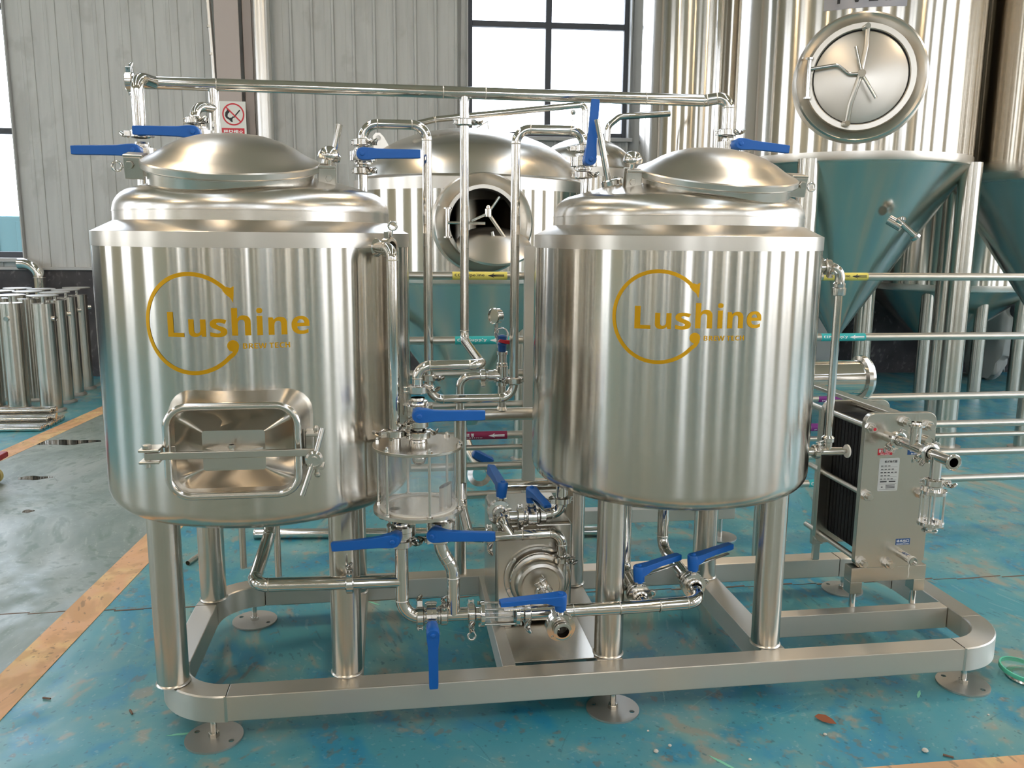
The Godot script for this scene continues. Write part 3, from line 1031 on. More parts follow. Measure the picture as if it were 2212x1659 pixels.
# eye-shaped lug of an open clamp: ring at the end of a short bar
func eye_bolt(m: MB, at: Vector3, dir: Vector3, l := 0.03, r := 0.0085) -> void:
	var y := dir.normalized()
	m.cyl(at, at + y * l, 0.0032, 8)
	var c := at + y * (l + r)
	var bs := MB.up_to(y)
	var pts := []
	for i in 15:
		var a := TAU * i / 14
		pts.append(c + bs * Vector3(sin(a) * r, -cos(a) * r, 0))
	m.tube(pts, 0.0034, 8, false)

func ferrule(m: MB, at: Vector3, axis: Vector3, r := 0.0262, tr := PR) -> void:
	m.lathe(T(at, MB.up_to(axis)), [Vector2(tr, -0.012), Vector2(tr + 0.001, -0.006), Vector2(r, -0.003), Vector2(r, 0.003), Vector2(tr + 0.001, 0.006), Vector2(tr, 0.012)], 24)

# lever handle: a hub on the stem and a long flat arm; hub axis = stem, arm direction = arm
func lever(parent: Node3D, at: Vector3, stem: Vector3, arm: Vector3, length := 0.178, lift := 0.0) -> void:
	var z := stem.normalized()
	var x := (arm - z * arm.dot(z)).normalized()
	var bs := Basis(x, z.cross(x), z)
	var m := MB.new()
	m.lathe(T(at, bs * Basis(Vector3(1, 0, 0), PI / 2)), [Vector2(0, -0.004), Vector2(0.0165, -0.004), Vector2(0.0175, 0.0), Vector2(0.0195, 0.03), Vector2(0.0195, 0.046), Vector2(0.017, 0.0505), Vector2(0.007, 0.0508), Vector2(0.0065, 0.054), Vector2(0, 0.0545)], 20)
	# arm as a tapered, slightly cranked beam
	var st := [[0.0, 0.0195, 0.016, 0.0505], [0.02, 0.0185, 0.020, 0.0503], [0.045, 0.0155, 0.030, 0.0505 + lift * 0.15], [0.09, 0.0145, 0.0345, 0.052 + lift * 0.5], [length - 0.012, 0.0138, 0.036, 0.053 + lift], [length, 0.0128, 0.037, 0.052 + lift]]
	var s := m.v.size()
	var nrm := [Vector3(0, 1, 0), Vector3(0, 0, 1), Vector3(0, -1, 0), Vector3(0, 0, -1)]
	for f in 4:
		for i in st.size():
			var w: float = st[i][1]
			var lo: float = st[i][2]
			var hi: float = st[i][3]
			var b := 0.0022
			var cs := [[Vector2(w, hi - b), Vector2(w, lo + b)], [Vector2(w - b, hi), Vector2(-w + b, hi)], [Vector2(-w, lo + b), Vector2(-w, hi - b)], [Vector2(-w + b, lo), Vector2(w - b, lo)]]
			for e in 2:
				var q: Vector2 = cs[f][e]
				m.put(at + bs * Vector3(st[i][0], q.x, q.y), bs * nrm[f])
	var nst := st.size()
	for f in 4:
		var b := s + f * nst * 2
		for i in nst - 1:
			m.quad(b + 2 * i, b + 2 * i + 1, b + 2 * i + 3, b + 2 * i + 2)
			# bevels to the next face
			var g := s + ((f + 3) % 4) * nst * 2
			if f == 0 or f == 3:
				g = s + ((f + 1) % 4) * nst * 2
	for pr in [[0, 0, 1, 0], [1, 1, 2, 1], [2, 0, 3, 0], [3, 1, 0, 1]]:
		for i in nst - 1:
			m.quad(s + (pr[0] * nst + i) * 2 + pr[1], s + (pr[0] * nst + i + 1) * 2 + pr[1], s + (pr[2] * nst + i + 1) * 2 + pr[3], s + (pr[2] * nst + i) * 2 + pr[3])
	# end face
	var e0 := m.v.size()
	for f in 4:
		for e in 2:
			m.put(m.v[s + (f * nst + nst - 1) * 2 + e], bs * Vector3(1, 0, 0))
	m.quad(e0, e0 + 2, e0 + 5, e0 + 7)
	m.quad(e0, e0 + 1, e0 + 6, e0 + 7)
	m.quad(e0 + 2, e0 + 3, e0 + 4, e0 + 5)
	var h := part(parent, "handle", m, M.blue_handle, "blue lever handle")
	part(h, "bolt_cap", MB.new().lathe(T(at + bs * Vector3(0, 0, 0.0505), bs * Basis(Vector3(1, 0, 0), PI / 2)), [Vector2(0.0082, 0), Vector2(0.0076, 0.004), Vector2(0.005, 0.0058), Vector2(0, 0.006)], 14), M.blue_handle)
	# sheet trigger under the arm
	part(parent, "trigger", MB.new().box(T(at + bs * Vector3(length * 0.52, 0, 0.016 + lift * 0.3), bs * Basis(Vector3(0, 1, 0), -lift * 3.0 - 0.05)), Vector3(length * 0.84, 0.012, 0.0045), 0.001), M.steel_polished)

# butterfly valve: body on the tube axis, stem to one side
func valve(label: String, at: Vector3, axis: Vector3, stem: Vector3, arm: Vector3, k := 1.0, lift := 0.0, tube_r := PR, open_end := false) -> Node3D:
	var o := thing("butterfly_valve", label, "valve", "", at)
	var y := axis.normalized()
	var z := (stem - y * stem.dot(y)).normalized()
	var bs := Basis(y.cross(z), y, z)
	var b := MB.new()
	var R := 0.0422 * k
	var pf := [Vector2(tube_r, -0.034), Vector2(tube_r + 0.001, -0.028), Vector2(0.0268 * k, -0.026), Vector2(0.0268 * k, -0.0205), Vector2(tube_r + 0.003, -0.019), Vector2(tube_r + 0.004, -0.0155), Vector2(R, -0.0145), Vector2(R, -0.0015), Vector2(R * 0.97, -0.001), Vector2(R * 0.97, 0.001), Vector2(R, 0.0015), Vector2(R, 0.0145), Vector2(tube_r + 0.004, 0.0155), Vector2(tube_r + 0.003, 0.019), Vector2(0.0268 * k, 0.0205), Vector2(0.0268 * k, 0.026), Vector2(tube_r + 0.001, 0.028), Vector2(tube_r, 0.034)]
	b.lathe(T(Vector3.ZERO, bs), pf, 30)
	for i in 4:
		var a := PI / 4 + i * PI / 2
		var q := bs * Vector3(cos(a) * R * 0.86, 0, sin(a) * R * 0.86)
		b.cyl(q - y * 0.0185, q + y * 0.0185, 0.0042, 8)
	b.cyl(z * (R - 0.004), z * (R + 0.012), 0.0105, 14, 0.0125)
	b.box(T(z * (R + 0.011), bs), Vector3(0.034, 0.03, 0.003), 0.001)
	part(o, "body", b, M.steel_cast)
	if open_end:
		var i2 := MB.new()
		i2.lathe(T(y * -0.0342, bs), [Vector2(0.0268 * k, 0.003), Vector2(0.0268 * k, -0.002), Vector2(0.023 * k, -0.003), Vector2(tube_r * 0.92, -0.003), Vector2(tube_r * 0.9, 0.02)], 24)
		part(o, "ferrule", i2, M.steel_polished)
		part(o, "flap", MB.new().lathe(T(Vector3.ZERO, bs * Basis(Vector3(0, 0, 1), 1.15)), [Vector2(0, -0.002), Vector2(tube_r * 0.9, -0.002), Vector2(tube_r * 0.9, 0.002), Vector2(0, 0.002)], 20), M.steel_polished)
	lever(o, z * (R + 0.013), z, arm, 0.178 * k, lift)
	return o

func pipe(label: String, pts: Array, r := PR, rad := 0.045, called := "pipe", material := "steel_polished", welds := true) -> Node3D:
	var o := thing(called, label, "pipe")
	var c: Vector3 = pts[0]
	var path := bend(pts, rad, 9)
	part(o, "tube", MB.new().tube(path, r, 20, true, r * 0.9), M[material])
	if welds:
		var w := MB.new()
		for i in range(1, pts.size() - 1):
			var a: Vector3 = (pts[i - 1] - pts[i])
			var b: Vector3 = (pts[i + 1] - pts[i])
			var half := a.normalized().angle_to(b.normalized()) / 2
			if half > PI / 2 - 0.05:
				continue
			var d := minf(rad / tan(half), minf(a.length() * (0.98 if i == 1 else 0.48), b.length() * (0.98 if i == pts.size() - 2 else 0.48)))
			for q in [a, b]:
				var at: Vector3 = pts[i] + q.normalized() * d
				w.lathe(T(at, MB.up_to(q)), [Vector2(r, -0.002), Vector2(r + 0.0007, 0), Vector2(r, 0.002)], 20)
		if w.v.size():
			part(o, "weld_bead", w, M.steel_satin)
	return o

# ---------------------------------------------------------------- the two vessels
func knob_mesh(at: Vector3, bs: Basis, r := 0.031) -> MB:
	var m := MB.new()
	var rows := [[0.0, 0.028], [0.35, 0.0265], [0.65, 0.0215], [0.88, 0.013], [1.0, 0.003], [1.0, -0.006], [0.6, -0.010], [0.3, -0.012]]
	var seg := 40
	for row in rows:
		for k in seg + 1:
			var a := TAU * k / seg
			var lobe: float = 1.0 - 0.2 * pow(0.5 + 0.5 * cos(a * 5), 2.0) * smoothstep(0.3, 1.0, row[0])
			var p := Vector3(cos(a) * row[0] * r * lobe, row[1], sin(a) * row[0] * r * lobe)
			var nn := Vector3(p.x, maxf(p.y, -0.01) * 1.1 if row[1] > 0 else -0.01, p.z)
			if nn.length() < 1e-5:
				nn = Vector3.UP
			m.put(at + bs * p, bs * nn.normalized())
	for i in rows.size() - 1:
		for k in seg:
			m.quad(i * (seg + 1) + k, i * (seg + 1) + k + 1, (i + 1) * (seg + 1) + k + 1, (i + 1) * (seg + 1) + k)
	return m

func vessel(called: String, label: String, cx: float, lid_at: Vector3, side: float, legs: Array) -> Node3D:
	var c := Vector3(cx, 0, -0.41)
	var o := thing(called, label, "tank", "", c)
	var R := 0.475
	var prof := [Vector2(0, 0.60), Vector2(0.2, 0.615), Vector2(0.36, 0.655)]
	for i in 7:
		var a := -PI / 2 + 0.35 + (PI / 2 - 0.35) * i / 6
		prof.append(Vector2(R - 0.055 + 0.055 * cos(a), 0.735 + 0.055 * sin(a)))
	prof.append(Vector2(R, 0.9))
	prof.append(Vector2(R, 1.2))
	prof.append(Vector2(R, 1.463))
	part(o, "shell", MB.new().lathe(Transform3D(), prof, 96), M.steel_shell)
	part(o, "top_band", MB.new().lathe(Transform3D(), [Vector2(R, 1.463), Vector2(R + 0.0006, 1.4632), Vector2(R + 0.0006, 1.5045), Vector2(R - 0.001, 1.5055)], 96), M.steel_lid)
	part(o, "shoulder", MB.new().lathe(Transform3D(), [Vector2(R - 0.002, 1.5055), Vector2(0.412, 1.536)], 96), M.steel_lid)
	var dome := [Vector2(0.412, 1.53), Vector2(0.412, 1.5625), Vector2(0.4135, 1.563), Vector2(0.4135, 1.565), Vector2(0.412, 1.5655)]
	for i in 9:
		var a := 0.0 + (PI / 2 - 0.2) * i / 8
		dome.append(Vector2(0.337 + 0.075 * cos(a), 1.566 + 0.068 * sin(a)))
	dome.append(Vector2(0.25, 1.662))
	dome.append(Vector2(0.12, 1.685))
	dome.append(Vector2(0, 1.69))
	part(o, "dome", MB.new().lathe(Transform3D(), dome, 72), M.steel_dome)
	for l in legs:
		var q := Vector3(l.x - cx, 0, l.y + 0.41)
		var lg := MB.new()
		lg.cyl(Vector3(q.x, 0.1585, q.z), Vector3(q.x, 0.735, q.z), 0.0465, 32, -1, false)
		var lp := part(o, "leg", lg, M.steel_leg)
		part(lp, "weld_bead", MB.new().lathe(T(Vector3(q.x, 0.1585, q.z)), [Vector2(0.0465, 0.006), Vector2(0.0495, 0.003), Vector2(0.051, 0)], 28), M.steel_satin)
	# the manway on the dome: collar, lid, hinge on one side and star knob on the other
	var tilt := Basis(Vector3(0, 0, 1), deg_to_rad(-1.4)) * Basis(Vector3(1, 0, 0), deg_to_rad(12.0))
	var L := T(lid_at - c, tilt)
	part(o, "collar", MB.new().lathe(L, [Vector2(0.233, -0.16), Vector2(0.233, -0.024), Vector2(0.247, -0.022)], 64), M.steel_plate)
	part(o, "collar_weld", MB.new().lathe(L, [Vector2(0.233, -0.094), Vector2(0.2365, -0.099), Vector2(0.238, -0.106)], 64), M.steel_satin)
	var lid := part(o, "lid", MB.new().lathe(L, [Vector2(0.235, -0.021), Vector2(0.249, -0.021), Vector2(0.2515, -0.018), Vector2(0.2515, -0.004), Vector2(0.2485, 0.0), Vector2(0.236, 0.0045), Vector2(0.212, 0.0165), Vector2(0.18, 0.0365), Vector2(0.145, 0.053), Vector2(0.1, 0.066), Vector2(0.05, 0.073), Vector2(0, 0.075)], 72), M.steel_lid)
	# hinge
	var hb := MB.new()
	var hx := -side * 0.268
	hb.box(L * T(Vector3(hx, 0.004, 0.0)), Vector3(0.055, 0.007, 0.06), 0.002)
	part(lid, "hinge_plate", hb, M.steel_lid)
	var hk := MB.new()
	for s in [-1, 1]:
		hk.box(L * T(Vector3(hx, -0.03, s * 0.027)), Vector3(0.052, 0.062, 0.007), 0.002)
	hk.cyl(L * Vector3(hx - side * 0.008, -0.02, -0.036), L * Vector3(hx - side * 0.008, -0.02, 0.036), 0.0075, 12)
	hk.nut(L * T(Vector3(hx - side * 0.008, -0.02, 0.034)), 0.0115, 0.008)
	var hg := part(o, "hinge", hk, M.steel_satin)
	var eb := MB.new()
	eye_bolt(eb, L * Vector3(hx - side * 0.022, -0.03, 0.02), tilt * Vector3(-side, 0.1, 0), 0.012, 0.013)
	part(hg, "eye_bolt", eb, M.steel_polished)
	# knob on a swing bolt between two ears
	var kx := side * 0.272
	var ears := MB.new()
	for s in [-1, 1]:
		ears.box(L * T(Vector3(kx, -0.032, s * 0.02)), Vector3(0.05, 0.05, 0.007), 0.002)
		ears.box(L * T(Vector3(kx, -0.003, s * 0.02)), Vector3(0.05, 0.008, 0.012), 0.002)
	ears.nut(L * T(Vector3(kx + side * 0.006, -0.036, 0.0235)), 0.010, 0.008)
	part(o, "swing_bolt_ears", ears, M.steel_satin)
	part(o, "swing_bolt", MB.new().cyl(L * Vector3(kx + side * 0.006, -0.04, 0), L * Vector3(kx + side * 0.006, 0.02, 0), 0.0075, 12), M.steel_polished)
	part(o, "star_knob", knob_mesh(L * Vector3(kx + side * 0.006, 0.027, 0), tilt), M.steel_cast, "chrome star knob")
	# gasket seen under the lid rim
	part(lid, "gasket", MB.new().lathe(L, [Vector2(0.236, -0.0245), Vector2(0.243, -0.0245), Vector2(0.243, -0.0205)], 64), M.silicone)
	return o

func vessels() -> void:
	var ly := [Vector2(0.33, -0.11), Vector2(0.33, -0.72), Vector2(0.85, -0.11), Vector2(0.85, -0.72)]
	var ry := [Vector2(1.69, -0.125), Vector2(1.69, -0.70), Vector2(2.233, -0.125), Vector2(2.233, -0.70)]
	var a := vessel("mash_tun", "steel brewing vessel with a rectangular glass-like grain door in its front", 0.5875, Vector3(0.55, 1.71, -0.245), 1.0, ly)
	a.set_meta("label", "steel brewing vessel with a rectangular discharge door low on its front")
	var b := vessel("brew_kettle", "plain-fronted steel brewing vessel beside the plate heat exchanger", 1.958, Vector3(2.03, 1.702, -0.245), -1.0, ry)
	tank_logo(a, Vector3.ZERO, 0.4758, logo_angle(413, 700, 0.5875), logo_y(413, 700, 0.5875))
	tank_logo(b, Vector3.ZERO, 0.4758, logo_angle(1421, 685, 1.958), logo_y(1421, 685, 1.958))
	grain_door(a)
	# stubs on the domes that carry the overhead valves
	var oa := a.position
	var ob := b.position
	for st in [[a, P(783, 345, -0.50), 1.60], [a, P(305, 330, -0.52), 1.60], [a, P(432, 300, -0.62), 1.62]]:
		var q: Vector3 = st[1] - oa
		var m := MB.new()
		m.lathe(T(Vector3(q.x, 0, q.z)), [Vector2(0.030, st[2] - 0.02), Vector2(0.021, st[2] + 0.012), Vector2(PS, st[2] + 0.03), Vector2(PS, q.y)], 20)
		part(a, "dome_stub", m, M.steel_polished)
	for st in [[P(1265, 355, -0.50), 1.60], [P(1568, 320, -0.60), 1.62]]:
		var q: Vector3 = st[0] - ob
		var m := MB.new()
		m.lathe(T(Vector3(q.x, 0, q.z)), [Vector2(0.034, st[1] - 0.02), Vector2(0.021, st[1] + 0.012), Vector2(PS, st[1] + 0.03), Vector2(PS, q.y)], 20)
		part(b, "dome_stub", m, M.steel_polished)
	# relief cap with its standing tube, leaning out from each dome
	for k in [[a, P(712, 335, -0.45), 1.0, 0.10], [b, P(1322, 392, -0.36), -1.0, 0.20]]:
		var q: Vector3 = k[1] - k[0].position
		var ax := Vector3(k[2] * 0.22, 1, 0.02).normalized()
		var bs := MB.up_to(ax)
		part(k[0], "relief_cap", MB.new().lathe(T(q, bs), [Vector2(0.020, -0.05), Vector2(0.020, -0.018), Vector2(0.033, -0.016), Vector2(0.036, -0.012), Vector2(0.036, 0.002), Vector2(0.032, 0.006), Vector2(0, 0.007)], 28), M.steel_cast)
		part(k[0], "relief_tube", MB.new().cyl(q + bs * Vector3(k[2] * 0.012, 0.006, 0), q + bs * Vector3(k[2] * 0.012, k[3], 0), 0.0105, 16), M.steel_polished)

func logo_angle(px: float, py: float, cx: float) -> float:
	var h := skin_hit(px, py, cx)
	return atan2(h.x - cx, h.z + 0.41)

func logo_y(px: float, py: float, cx: float) -> float:
	return skin_hit(px, py, cx).y

func skin_hit(px: float, py: float, cx: float, R := 0.4755) -> Vector3:
	var d := ray(px, py)
	var e := Vector2(CAM.x - cx, CAM.z + 0.41)
	var f := Vector2(d.x, d.z)
	var A := f.dot(f)
	var B := 2 * e.dot(f)
	var Cc := e.dot(e) - R * R
	var t := (-B - sqrt(B * B - 4 * A * Cc)) / (2 * A)
	return CAM + d * t

func rrect(w: float, h: float, r: float, n := 6) -> PackedVector2Array:
	var p := PackedVector2Array()
	for c in 4:
		var cx := (w / 2 - r) * (1 if c == 0 or c == 3 else -1)
		var cy := (h / 2 - r) * (1 if c < 2 else -1)
		for i in n + 1:
			var a := PI / 2 * c + PI / 2 * i / n
			p.append(Vector2(cx + cos(a) * r, cy + sin(a) * r))
	return p

# walls between two rounded rectangles at two depths
func loft(m: MB, a: PackedVector2Array, za: float, b: PackedVector2Array, zb: float, o: Vector3, inward: bool) -> void:
	var n := a.size()
	var s := m.v.size()
	for i in n + 1:
		var j := i % n
		var e := (a[(j + 1) % n] - a[(j + n - 1) % n]).normalized()
		var nn := Vector3(e.y, -e.x, 0)
		var sl := Vector3(b[j].x - a[j].x, b[j].y - a[j].y, zb - za)
		nn = (nn - sl.normalized() * nn.dot(sl.normalized())).normalized()
		if inward:
			nn = -nn
		m.put(o + Vector3(a[j].x, a[j].y, za), nn, Vector2(float(i) / n, za))
		m.put(o + Vector3(b[j].x, b[j].y, zb), nn, Vector2(float(i) / n, zb))
	for i in n:
		m.quad(s + 2 * i, s + 2 * i + 1, s + 2 * i + 3, s + 2 * i + 2)

func grain_door(a: Node3D) -> void:
	var c := P(505, 974, 0.165) - a.position
	var zr := c.z
	var o := Vector3(c.x, c.y, 0)
	var W := 0.345
	var H := 0.255
	# neck out of the shell
	var nk := MB.new()
	loft(nk, rrect(W + 0.05, H + 0.05, 0.075), 0.395, rrect(W + 0.028, H + 0.028, 0.07), 0.47, o, false)
	loft(nk, rrect(W + 0.028, H + 0.028, 0.07), 0.47, rrect(W - 0.012, H - 0.012, 0.055), zr - 0.012, o, false)
	part(a, "door_neck", nk, M.steel_plate)
	# rolled rim of the door
	var rim := MB.new()
	var pts := []
	for p in rrect(W - 0.016, H - 0.016, 0.055, 8):
		pts.append(o + Vector3(p.x, p.y, zr))
	pts.append(pts[0])
	pts.append(pts[1])
	rim.tube(pts, 0.0105, 12, false)
	var d := part(a, "grain_door", rim, M.steel_cast, "pressed steel door with a rolled rim")
	# dished door sheet: sloping sides to a flat middle
	var sh := MB.new()
	loft(sh, rrect(W - 0.03, H - 0.03, 0.045), zr - 0.004, rrect(W - 0.045, H - 0.045, 0.036), zr - 0.022, o, true)
	loft(sh, rrect(W - 0.045, H - 0.045, 0.036), zr - 0.022, rrect(W * 0.46, H * 0.42, 0.008), zr - 0.006, o, false)
	part(d, "door_sheet", sh, M.steel_lid)
	var ctr := MB.new().prism(T(o + Vector3(0, 0, zr - 0.016)), rrect(W * 0.46, H * 0.42, 0.008), 0.010, true)
	part(d, "door_middle", ctr, M.steel_lid)
	# clamping bar across, pivot on the left, hand wheel with two rods on the right
	var by := P(505, 981, 0.205).y
	var x0 := P(312, 985, 0.205).x - a.position.x
	var x1 := P(682, 981, 0.205).x - a.position.x
	var zb := 0.205 + 0.41
	var bar := MB.new()
	bar.box(T(Vector3((x0 + x1) / 2, by, zb)), Vector3(x1 - x0, 0.019, 0.011), 0.002)
	part(a, "clamp_bar", bar, M.steel_satin)
	var br := MB.new()
	br.prism(T(Vector3(o.x, by, zr - 0.004), Basis(Vector3(1, 0, 0), Vector3(0, 0, -1), Vector3(0, 1, 0))), PackedVector2Array([Vector2(-0.075, 0.004), Vector2(0.075, 0.004), Vector2(0.04, -0.03), Vector2(-0.04, -0.03)]), 0.006)
	br.cyl(Vector3(o.x, by - 0.012, zb - 0.012), Vector3(o.x, by + 0.022, zb - 0.012), 0.0065, 10)
	br.nut(T(Vector3(o.x, by + 0.014, zb - 0.012), Basis(Vector3(1, 0, 0), -PI / 2)), 0.010, 0.008)
	part(a, "bar_bracket", br, M.steel_satin)
	var pv := MB.new()
	for s in [-1, 1]:
		pv.box(T(Vector3(x0 + 0.012, by + s * 0.0155, zb - 0.02)), Vector3(0.05, 0.007, 0.06), 0.002)
	pv.box(T(Vector3(x0 + 0.045, by, zr - 0.03)), Vector3(0.04, 0.03, 0.05), 0.003)
	pv.cyl(Vector3(x0 + 0.006, by - 0.03, zb - 0.005), Vector3(x0 + 0.006, by + 0.03, zb - 0.005), 0.007, 12)
	pv.nut(T(Vector3(x0 + 0.006, by + 0.02, zb - 0.005), Basis(Vector3(1, 0, 0), -PI / 2)), 0.012, 0.009)
	part(a, "bar_pivot", pv, M.steel_satin)
	var hub := P(679, 992, 0.235) - a.position
	var hw := MB.new()
	hw.lathe(T(hub, Basis(Vector3(1, 0, 0), PI / 2)), [Vector2(0, -0.045), Vector2(0.012, -0.045), Vector2(0.012, -0.012), Vector2(0.020, -0.009), Vector2(0.0225, -0.004), Vector2(0.0225, 0.006), Vector2(0.017, 0.009), Vector2(0.017, 0.007), Vector2(0.009, 0.007), Vector2(0.009, 0.013), Vector2(0, 0.013)], 24)
	var hp_ := part(a, "hand_wheel", hw, M.steel_cast)
	var t1 := P(697, 925, 0.215) - a.position
	var t2 := P(653, 1070, 0.245) - a.position
	part(hp_, "rod", MB.new().tube([hub, t1 + (hub - t1) * 0.04, t1], 0.0068, 12), M.steel_polished)
	part(hp_, "rod", MB.new().tube([hub, t2 + (hub - t2) * 0.04, t2], 0.0068, 12), M.steel_polished)
	var hg := MB.new()
	for s in [-1, 1]:
		hg.box(T(Vector3(hub.x - 0.005, hub.y + s * 0.045 + 0.003, zr - 0.02)), Vector3(0.045, 0.008, 0.05), 0.002)
	hg.box(T(Vector3(hub.x - 0.022, hub.y + 0.003, zr - 0.045)), Vector3(0.02, 0.1, 0.03), 0.003)
	hg.cyl(Vector3(hub.x, hub.y - 0.06, zr - 0.01), Vector3(hub.x, hub.y + 0.06, zr - 0.01), 0.006, 12)
	hg.ball(Vector3(hub.x, hub.y + 0.062, zr - 0.01), 0.009, 10)
	hg.ball(Vector3(hub.x, hub.y - 0.062, zr - 0.01), 0.009, 10)
	part(a, "latch_lug", hg, M.steel_satin)

# ---------------------------------------------------------------- skid frame
func skid() -> void:
	var o := thing("skid_frame", "long stainless base frame with rounded corners under both vessels", "frame")
	var x0 := 0.276
	var x1 := 3.11
	var z1 := -0.885
	var y0 := 0.0752
	var y1 := 0.1572
	var w := 0.078
	var r := 0.225
	var yc := (y0 + y1) / 2
	var hh := y1 - y0
	part(o, "front_beam", MB.new().box(T(Vector3((x0 + x1) / 2, yc, -w / 2)), Vector3(x1 - x0 - 2 * r, hh, w), 0.004), M.steel_frame)
	part(o, "rear_beam", MB.new().box(T(Vector3((x0 + x1) / 2, yc, z1 + w / 2)), Vector3(x1 - x0 - 2 * r, hh, w), 0.004), M.steel_frame)
	for s in [x0 + w / 2, x1 - w / 2]:
		part(o, "side_beam", MB.new().box(T(Vector3(s, yc, z1 / 2), Basis(Vector3.UP, PI / 2)), Vector3(-z1 - 2 * r, hh, w), 0.004), M.steel_frame)
	for k in [[x1 - r, -r, 0.0], [x0 + r, -r, PI / 2], [x0 + r, z1 + r, PI], [x1 - r, z1 + r, PI * 1.5]]:
		part(o, "corner", MB.new().arc_beam(Vector3(k[0], 0, k[1]), r - w, r, y0, y1, k[2], k[2] + PI / 2, 14), M.steel_frame)
	for k in [[x1 - r, 0.0], [x0 + r, 0.0]]:
		part(o, "weld_seam", MB.new().box(T(Vector3(k[0], yc, 0.0003)), Vector3(0.009, hh, 0.001), 0.0003), M.steel_lid)
	# cross members
	for x in [[0.86, 0.07], [1.356, 0.044], [1.685, 0.085], [2.24, 0.085]]:
		part(o, "cross_beam", MB.new().box(T(Vector3(x[0], yc + 0.0002, z1 / 2), Basis(Vector3.UP, PI / 2)), Vector3(-z1 - 2 * w + 0.002, hh, x[1]), 0.003), M.steel_frame)
	part(o, "long_beam", MB.new().box(T(Vector3((2.283 + x1 - w) / 2, yc, -0.328)), Vector3(x1 - w - 2.283, hh, 0.05), 0.003), M.steel_frame)
	# pump plate lying between two cross members
	part(o, "pump_plate", MB.new().box(T(Vector3(1.51, 0.1556, -0.30)), Vector3(0.268, 0.004, 0.412), 0.001), M.steel_plate)
	for x in [0.454, 1.689, 2.922]:
		for z in [-0.045, z1 + 0.045]:
			if x == 1.689 and z < -0.5:
				continue
			var f := MB.new()
			var sg := 0.5 if x < 1.8 else 0.95
			var hd2 := Vector2(cos(sg), -sin(sg)) * 0.063
			f.holed(T(Vector3(x, 0.0005, z), FLAT), circle(0.085, 44), [[hd2, 0.0085], [-hd2, 0.0085]], 0.006)
			var ft := part(o, "foot", f, M.steel_disc, "round steel levelling foot")
			var s := MB.new()
			s.cyl(Vector3(x, 0.006, z), Vector3(x, 0.078, z), 0.0095, 16)
			part(ft, "stem", s, M.steel_cast)
			var nt := MB.new()
			nt.nut(T(Vector3(x, 0.0062, z), Basis(Vector3(1, 0, 0), -PI / 2)), 0.0165, 0.014)
			part(ft, "nut", nt, M.steel_cast)

# lying flat: local x stays x, local y points away, local z up
const FLAT := Basis(Vector3(1, 0, 0), Vector3(0, 0, -1), Vector3(0, 1, 0))

func circle(r: float, n: int) -> PackedVector2Array:
	var p := PackedVector2Array()
	for i in n:
		p.append(Vector2(cos(TAU * i / n), sin(TAU * i / n)) * r)
	return p

